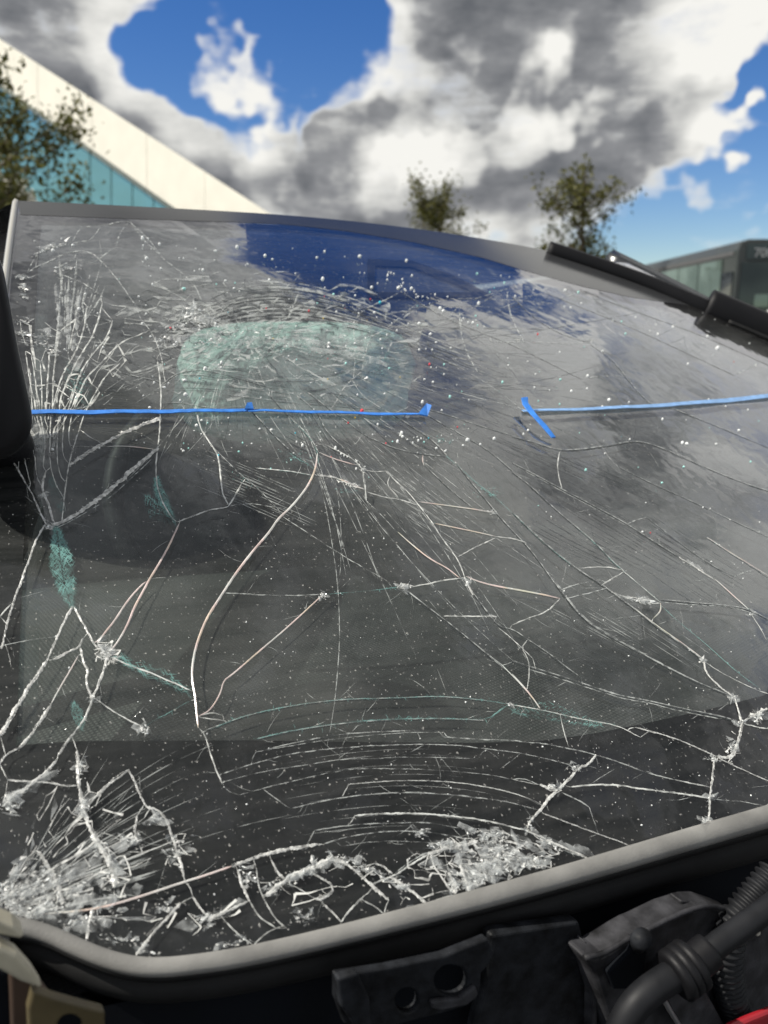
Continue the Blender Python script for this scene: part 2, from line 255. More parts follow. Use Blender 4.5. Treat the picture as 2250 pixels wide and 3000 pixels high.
def clearglass():
    m = bpy.data.materials.new('clear side glass'); m.use_nodes = True; nt = m.node_tree; nt.nodes.clear(); a = nt.nodes.new('ShaderNodeBsdfTransparent'); a.inputs[0].default_value = (.85, .9, .88, 1); b = nt.nodes.new('ShaderNodeBsdfGlossy'); b.inputs['Roughness'].default_value = .02
    x = nt.nodes.new('ShaderNodeMixShader'); x.inputs[0].default_value = .08; o = nt.nodes.new('ShaderNodeOutputMaterial'); nt.links.new(a.outputs[0], x.inputs[1]); nt.links.new(b.outputs[0], x.inputs[2]); nt.links.new(x.outputs[0], o.inputs[0]); return m
M['clearglass'] = clearglass()
def windscreen_mat():
    m = bpy.data.materials.new('cracked laminated glass'); m.use_nodes = True; nt = m.node_tree; N = nt.nodes; L = nt.links; N.clear()
    def nd(t, **kw):
        n = N.new(t)
        for k, v in kw.items(): setattr(n, k, v)
        return n
    def mth(op, a, b=0.0, clamp=False):
        n = nd('ShaderNodeMath', operation=op, use_clamp=clamp)
        for i, x in enumerate((a, b)):
            if isinstance(x, (int, float)): n.inputs[i].default_value = x
            else: L.new(x, n.inputs[i])
        return n.outputs[0]
    uv = nd('ShaderNodeUVMap'); uv.uv_map = 'sq'; tc = nd('ShaderNodeTexCoord')
    # panes between the cracks sit at slightly different tilts
    vo = nd('ShaderNodeTexVoronoi', feature='F1'); vo.inputs['Scale'].default_value = 10; L.new(uv.outputs[0], vo.inputs['Vector'])
    sb = nd('ShaderNodeVectorMath', operation='SUBTRACT'); L.new(vo.outputs['Color'], sb.inputs[0]); sb.inputs[1].default_value = (.5, .5, .5)
    sc = nd('ShaderNodeVectorMath', operation='SCALE'); L.new(sb.outputs[0], sc.inputs[0]); sc.inputs['Scale'].default_value = .03
    nz = nd('ShaderNodeTexNoise'); nz.inputs['Scale'].default_value = 14; nz.inputs['Detail'].default_value = 3; L.new(uv.outputs[0], nz.inputs['Vector'])
    bp = nd('ShaderNodeBump'); bp.inputs['Strength'].default_value = .12; bp.inputs['Distance'].default_value = .012; L.new(nz.outputs['Fac'], bp.inputs['Height'])
    ad = nd('ShaderNodeVectorMath', operation='ADD'); L.new(bp.outputs[0], ad.inputs[0]); L.new(sc.outputs[0], ad.inputs[1])
    nm = nd('ShaderNodeVectorMath', operation='NORMALIZE'); L.new(ad.outputs[0], nm.inputs[0])
    geo = nd('ShaderNodeNewGeometry'); dt = nd('ShaderNodeVectorMath', operation='DOT_PRODUCT'); L.new(geo.outputs['Normal'], dt.inputs[0]); L.new(geo.outputs['Incoming'], dt.inputs[1])
    c = mth('SUBTRACT', 1.0, mth('ABSOLUTE', dt.outputs['Value']), True)
    fr = mth('ADD', mth('MULTIPLY', mth('POWER', c, 3.0), 1.12), .037)
    gl = nd('ShaderNodeBsdfGlossy'); gl.inputs['Roughness'].default_value = .025; gl.inputs['Color'].default_value = (.95, .95, 1, 1); L.new(nm.outputs[0], gl.inputs['Normal'])
    tr = nd('ShaderNodeBsdfTransparent'); tr.inputs[0].default_value = (.86, .895, .885, 1)
    mx = nd('ShaderNodeMixShader'); L.new(fr, mx.inputs[0]); L.new(tr.outputs[0], mx.inputs[1]); L.new(gl.outputs[0], mx.inputs[2])
    # dust: wiper smears and specks
    mp = nd('ShaderNodeMapping'); mp.inputs['Rotation'].default_value = (0, 0, R(-28)); mp.inputs['Scale'].default_value = (5, 55, 1); L.new(uv.outputs[0], mp.inputs[0])
    n1 = nd('ShaderNodeTexNoise'); n1.inputs['Scale'].default_value = 1.6; n1.inputs['Detail'].default_value = 5; n1.inputs['Roughness'].default_value = .62; L.new(mp.outputs[0], n1.inputs['Vector'])
    n2 = nd('ShaderNodeTexNoise'); n2.inputs['Scale'].default_value = 5; n2.inputs['Detail'].default_value = 4; L.new(uv.outputs[0], n2.inputs['Vector'])
    n3 = nd('ShaderNodeTexNoise'); n3.inputs['Scale'].default_value = 420; n3.inputs['Detail'].default_value = 2; L.new(uv.outputs[0], n3.inputs['Vector'])
    r1 = nd('ShaderNodeMapRange'); L.new(n1.outputs['Fac'], r1.inputs[0]); r1.inputs[1].default_value = .36; r1.inputs[2].default_value = .72; r1.inputs[3].default_value = .0; r1.inputs[4].default_value = .05
    r2 = nd('ShaderNodeMapRange'); L.new(n2.outputs['Fac'], r2.inputs[0]); r2.inputs[1].default_value = .35; r2.inputs[2].default_value = .7; r2.inputs[3].default_value = .25; r2.inputs[4].default_value = 1.1
    r3 = nd('ShaderNodeMapRange'); L.new(n3.outputs['Fac'], r3.inputs[0]); r3.inputs[1].default_value = .66; r3.inputs[2].default_value = .74; r3.inputs[4].default_value = .42
    dust = mth('ADD', mth('MULTIPLY', r1.outputs[0], r2.outputs[0]), mth('ADD', r3.outputs[0], .002), True)
    df = nd('ShaderNodeBsdfDiffuse'); df.inputs[0].default_value = (.62, .61, .57, 1)
    m2 = nd('ShaderNodeMixShader'); L.new(dust, m2.inputs[0]); L.new(mx.outputs[0], m2.inputs[1]); L.new(df.outputs[0], m2.inputs[2])
    # the lower (inner) sheet carries a pale haze painted in for the lit dash
    bf = nd('ShaderNodeAttribute', attribute_name='dusty'); m3 = nd('ShaderNodeMixShader'); fm = nd('ShaderNodeMixShader'); L.new(mth('MULTIPLY', r2.outputs[0], .115), fm.inputs[0]); L.new(mx.outputs[0], fm.inputs[1]); L.new(df.outputs[0], fm.inputs[2]); L.new(bf.outputs['Fac'], m3.inputs[0]); L.new(fm.outputs[0], m3.inputs[1]); L.new(m2.outputs[0], m3.inputs[2])
    out = nd('ShaderNodeOutputMaterial'); L.new(m3.outputs[0], out.inputs[0]); return m
M['screen'] = windscreen_mat()
def dash_mat(name, dots):
    m = mat(name, (.020, .0203, .0205), .75, spec=.25, noise=(25, .2), bump=(900, .35, .002)); nt = m.node_tree; b = nt.nodes['Principled BSDF']
    if dots:
        tc = nt.nodes.new('ShaderNodeTexCoord'); mp = nt.nodes.new('ShaderNodeMapping'); mp.inputs['Rotation'].default_value = (0, 0, YAW + R(20)); nt.links.new(tc.outputs['Object'], mp.inputs[0])
        v = nt.nodes.new('ShaderNodeTexVoronoi'); v.inputs['Randomness'].default_value = .0; v.inputs['Scale'].default_value = 250; v.voronoi_dimensions = '2D'; nt.links.new(mp.outputs[0], v.inputs['Vector'])
        r = nt.nodes.new('ShaderNodeMapRange'); nt.links.new(v.outputs['Distance'], r.inputs[0]); r.inputs[1].default_value = .2; r.inputs[2].default_value = .42; r.inputs[3].default_value = 1; r.inputs[4].default_value = 0
        ms = nt.nodes.new('ShaderNodeTexNoise'); ms.inputs['Scale'].default_value = 5; ms.inputs['Detail'].default_value = 1; nt.links.new(tc.outputs['Object'], ms.inputs['Vector']); mr = nt.nodes.new('ShaderNodeMapRange'); nt.links.new(ms.outputs['Fac'], mr.inputs[0]); mr.inputs[1].default_value = .42; mr.inputs[2].default_value = .6
        mm = nt.nodes.new('ShaderNodeMath'); mm.operation = 'MULTIPLY'; nt.links.new(r.outputs[0], mm.inputs[0]); nt.links.new(mr.outputs[0], mm.inputs[1])
        mx = nt.nodes.new('ShaderNodeMix'); mx.data_type = 'RGBA'; nt.links.new(mm.outputs[0], mx.inputs[0]); mx.inputs[6].default_value = (.020, .0203, .0205, 1); mx.inputs[7].default_value = (.085, .085, .082, 1); nt.links.new(mx.outputs[2], b.inputs['Base Color'])
    return m
M['dash'] = dash_mat('dashboard vinyl', False); M['dots'] = dash_mat('dotted dash mat', True)

# ------------------------------------------------------------------ helpers
def link(o): scene.collection.objects.link(o)
def empty(name, loc): o = bpy.data.objects.new(name, None); link(o); o.location = loc; o.empty_display_size = .1; return o
def tag(o, label, cat, group=None):
    o['label'] = label; o['category'] = cat
    if group: o['group'] = group
    return o
def mk(name, verts, faces, material, parent=None, smooth=False, bevel=0):
    me = bpy.data.meshes.new(name); me.from_pydata([tuple(map(float, v)) for v in verts], [], faces); me.update()
    bm = bmesh.new(); bm.from_mesh(me); bmesh.ops.recalc_face_normals(bm, faces=bm.faces); bm.to_mesh(me); bm.free()
    me.materials.append(M[material] if isinstance(material, str) else material)
    if smooth: me.polygons.foreach_set('use_smooth', [True]*len(me.polygons))
    o = bpy.data.objects.new(name, me); link(o)
    if parent is not None:
        o.parent = parent
        if parent.type == 'EMPTY': o.matrix_parent_inverse = Matrix.Translation(parent.location).inverted()
    if bevel:
        b = o.modifiers.new('bevel', 'BEVEL'); b.width = bevel; b.segments = 2; b.limit_method = 'ANGLE'
    return o
def box_vf(c, d, yaw=0.0):
    x, y, z = (t/2 for t in d); V = []
    for k in (-z, z):
        for a, b in ((-x, -y), (x, -y), (x, y), (-x, y)):
            V.append((c[0] + a*math.cos(yaw) - b*math.sin(yaw), c[1] + a*math.sin(yaw) + b*math.cos(yaw), c[2] + k))
    return V, [(0, 3, 2, 1), (4, 5, 6, 7), (0, 1, 5, 4), (1, 2, 6, 5), (2, 3, 7, 6), (3, 0, 4, 7)]
def box(name, c, d, m, parent=None, yaw=0.0, bevel=0): V, Fc = box_vf(c, d, yaw); return mk(name, V, Fc, m, parent, bevel=bevel)
def unit(v): v = np.asarray(v, float); return v/(np.linalg.norm(v, axis=-1, keepdims=True) + 1e-12)
def resample(P, step):
    P = np.asarray(P, float); seg = np.linalg.norm(np.diff(P, axis=0), axis=1); L_ = np.concatenate([[0], np.cumsum(seg)]); n = max(2, int(L_[-1]/step) + 1)
    t = np.linspace(0, L_[-1], n); return np.stack([np.interp(t, L_, P[:, i]) for i in range(P.shape[1])], -1)
def smooth_line(P, it=2):
    P = np.asarray(P, float)
    for _ in range(it):
        Q = [P[0]]
        for a, b in zip(P[:-1], P[1:]): Q += [a*.75 + b*.25, a*.25 + b*.75]
        P = np.array(Q + [P[-1]])
    return P
def tube(name, P, rad, m, parent=None, n=12):
    P = np.asarray(P, float); T = unit(np.gradient(P, axis=0)); rad = np.broadcast_to(rad, (len(P),)); V = []; up = np.array([0, 0, 1.0])
    for p, t, r in zip(P, T, rad):
        a = np.cross(t, up); a = a/np.linalg.norm(a) if np.linalg.norm(a) > 1e-4 else np.array([1, 0, 0]); b = np.cross(a, t)
        V += [p + r*(math.cos(2*math.pi*k/n)*a + math.sin(2*math.pi*k/n)*b) for k in range(n)]
    Fc = [(i*n+k, i*n+(k+1) % n, (i+1)*n+(k+1) % n, (i+1)*n+k) for i in range(len(P)-1) for k in range(n)]
    Fc += [tuple(range(n))[::-1], tuple((len(P)-1)*n + k for k in range(n))]
    return mk(name, V, Fc, m, parent, smooth=True)
def sweep(name, P, U, W, prof, m, parent=None, smooth=True):
    """P path, U and W frame vectors per point, prof = closed list of (u, w)"""
    n = len(prof); V = [p + a*u + b*w for p, u, w in zip(P, U, W) for a, b in prof]
    Fc = [(i*n+k, i*n+(k+1) % n, (i+1)*n+(k+1) % n, (i+1)*n+k) for i in range(len(P)-1) for k in range(n)]
    Fc += [tuple(range(n))[::-1], tuple((len(P)-1)*n + k for k in range(n))]
    return mk(name, V, Fc, m, parent, smooth=smooth)
def plate(name, P, thick, m, parent=None, holes=(), bevel=0.0, smooth=False):
    """solid plate: outline P (Nx3), extruded by the vector thick, with hole outlines"""
    bm = bmesh.new(); edges = []
    for loop in [P] + list(holes):
        vs = [bm.verts.new(tuple(map(float, p))) for p in loop]; edges += [bm.edges.new((vs[i], vs[(i+1) % len(vs)])) for i in range(len(vs))]
    bmesh.ops.triangle_fill(bm, edges=edges, use_beauty=True)
    g = bmesh.ops.extrude_face_region(bm, geom=bm.faces[:]); bmesh.ops.translate(bm, vec=Vector(tuple(map(float, thick))), verts=[v for v in g['geom'] if isinstance(v, bmesh.types.BMVert)])
    bmesh.ops.recalc_face_normals(bm, faces=bm.faces); me = bpy.data.meshes.new(name); bm.to_mesh(me); bm.free(); me.materials.append(M[m])
    o = bpy.data.objects.new(name, me); link(o)
    if parent is not None:
        o.parent = parent
        if parent.type == 'EMPTY': o.matrix_parent_inverse = Matrix.Translation(parent.location).inverted()
    if bevel: b = o.modifiers.new('bevel', 'BEVEL'); b.width = bevel; b.segments = 3; b.limit_method = 'ANGLE'; b.angle_limit = R(50)
    return o
def ell(cx, cy, rx, ry, n=20, rot=0.0): return [(cx + rx*math.cos(a)*math.cos(rot) - ry*math.sin(a)*math.sin(rot), cy + rx*math.cos(a)*math.sin(rot) + ry*math.sin(a)*math.cos(rot)) for a in [2*math.pi*k/n for k in range(n)]]

# ------------------------------------------------------------------ ground
g = mk('ground', [(-600, -300, 0), (600, -300, 0), (600, 900, 0), (-600, 900, 0)], [(0, 1, 2, 3)], 'asphalt'); g['kind'] = 'structure'

# ------------------------------------------------------------------ the damaged car
def car_xy(s, r): return s*E1 + r*N2
cb = car_xy(SC, RB + 1.1)
car = empty('damaged_car', (cb[0], cb[1], 0)); tag(car, 'dark crashed car with shattered windscreen and its bonnet removed', 'car')
sL = lambda q: -.020 + np.asarray(q)*.215
sR = lambda q: 1.483 - np.asarray(q)*.42
qT = lambda s: .862 - .10*np.clip((np.asarray(s)-.45)/.6, 0, 1)**2
# windscreen: two sheets joined round the rim; its lower edge runs under the rubber lip
inner = smooth_line([(-160, 2560), (-60, 2612), (-5, 2664), (40, 2692), (100, 2703), (160, 2722), (240, 2760), (320, 2792), (400, 2812), (480, 2814), (560, 2806), (680, 2789), (800, 2764), (960, 2727), (1125, 2685), (1300, 2640), (1500, 2586), (1650, 2544), (1800, 2500), (2000, 2440), (2250, 2368), (2450, 2310), (2700, 2240)], 2)
_s, _q, _t = glass(resample(inner, 18.0)); _o = np.argsort(_s); QB = lambda s: np.interp(s, np.append(_s[_o], [1.1, 1.35, 1.46]), np.append(_q[_o], [_q[-1], _q[-1] + .01, _q[-1] + .06])) - .004
def build_glass():
    na, nb = 300, 200; a = np.linspace(0, 1, na); b = np.linspace(0, 1, nb); A_, B_ = np.meshgrid(a, b)
    q = B_*.85; s = sL(q) + A_*(sR(q) - sL(q))
    for _ in range(4): q = QB(s) + B_*(qT(s) - QB(s)); s = sL(q) + A_*(sR(q) - sL(q))
    top = pos(s, q).reshape(-1, 3); bot = pos(s, q, -.0055).reshape(-1, 3); n = na*nb
    Fc = [(j*na+i, j*na+i+1, (j+1)*na+i+1, (j+1)*na+i) for j in range(nb-1) for i in range(na-1)]; nf = len(Fc)
    Fb = [tuple(n + k for k in f[::-1]) for f in Fc]
    rim = [j*na for j in range(nb)] + [(nb-1)*na + i for i in range(1, na)] + [j*na + na-1 for j in range(nb-2, -1, -1)] + [i for i in range(na-2, 0, -1)]
    Fr = [(rim[i], rim[(i+1) % len(rim)], n + rim[(i+1) % len(rim)], n + rim[i]) for i in range(len(rim))]
    o = mk('windscreen', np.concatenate([top, bot]), Fc + Fb + Fr, 'screen', car, smooth=True); me = o.data
    uvl = me.uv_layers.new(name='sq'); li = np.zeros(len(me.loops), np.int32); me.loops.foreach_get('vertex_index', li)
    S = np.concatenate([s.ravel()]*2); Q = np.concatenate([q.ravel()]*2); uvl.data.foreach_set('uv', np.stack([S[li], Q[li]], -1).ravel())
    at = me.attributes.new('dusty', 'FLOAT', 'POINT'); at.data.foreach_set('value', np.concatenate([np.ones(n), np.zeros(n)]))
    return o
screen = build_glass(); screen['label'] = 'shattered laminated windscreen with white crack web'

# printed bands on the underside / upper rim of the glass
def band(name, up, lo, h, m, nrow=14):
    """sheet on the glass between two lists of (s, q)"""
    up = resample(up, .01); n = len(up); lo = np.array(lo, float); lo = resample(lo, np.linalg.norm(np.diff(lo, axis=0), axis=1).sum()/(n-1)*.9999)[:n]
    while len(lo) < n: lo = np.vstack([lo, lo[-1]])
    V = []
    for k in range(nrow): w = k/(nrow-1); V.append(pos(lo[:, 0]*(1-w) + up[:, 0]*w, lo[:, 1]*(1-w) + up[:, 1]*w, h))
    V2 = [v - .0012*normal(*to_sq(v)) for v in V]; T = np.concatenate(V + V2); Nn = nrow*n
    Fc = [(j*n+i, j*n+i+1, (j+1)*n+i+1, (j+1)*n+i) for j in range(nrow-1) for i in range(n-1)]
    return mk(name, T[:Nn], Fc, m, screen, smooth=True)
def gl_sq(px): s, q, _ = glass(px); return np.stack([s, q], -1)
fr = gl_sq([(0, 2180), (230, 2164), (700, 2162), (1100, 2168), (1400, 2170), (1600, 2164), (1750, 2142), (1900, 2112), (2100, 2068), (2250, 2030)])
fr_up = np.vstack([[.01, fr[0, 1] + .002], fr, [.75, .135], [1.0, .12], [1.3, .15], [1.40, .16]])
_x = np.linspace(.004, 1.475, 120); fr_lo = np.stack([_x, QB(_x)], -1)
o = band('frit_band', fr_up, fr_lo, -.003, 'frit'); o['label'] = 'black ceramic band along the lower edge of the glass'
tb = gl_sq([(60, 630), (400, 642), (830, 657), (1000, 675), (1200, 708), (1400, 752), (1560, 800), (1700, 838), (1850, 872)])
tb_up = np.stack([np.linspace(.165, 1.10, 40), qT(np.linspace(.165, 1.10, 40))], -1)
o = band('shade_band', tb_up, np.vstack([tb, [sR(.6) - .01, .6]]), .0003, 'topband', 6); o['label'] = 'smooth grey band along the upper edge of the glass'
qs = np.linspace(0, .84, 30); o = band('side_frit', np.stack([sL(qs) + .028, qs], -1), np.stack([sL(qs) + .002, qs], -1), -.003, 'frit', 3)
o = band('side_frit', np.stack([sR(np.linspace(0, .75, 30)) - .002, np.linspace(0, .75, 30)], -1), np.stack([sR(np.linspace(0, .75, 30)) - .03, np.linspace(0, .75, 30)], -1), -.003, 'frit', 3)

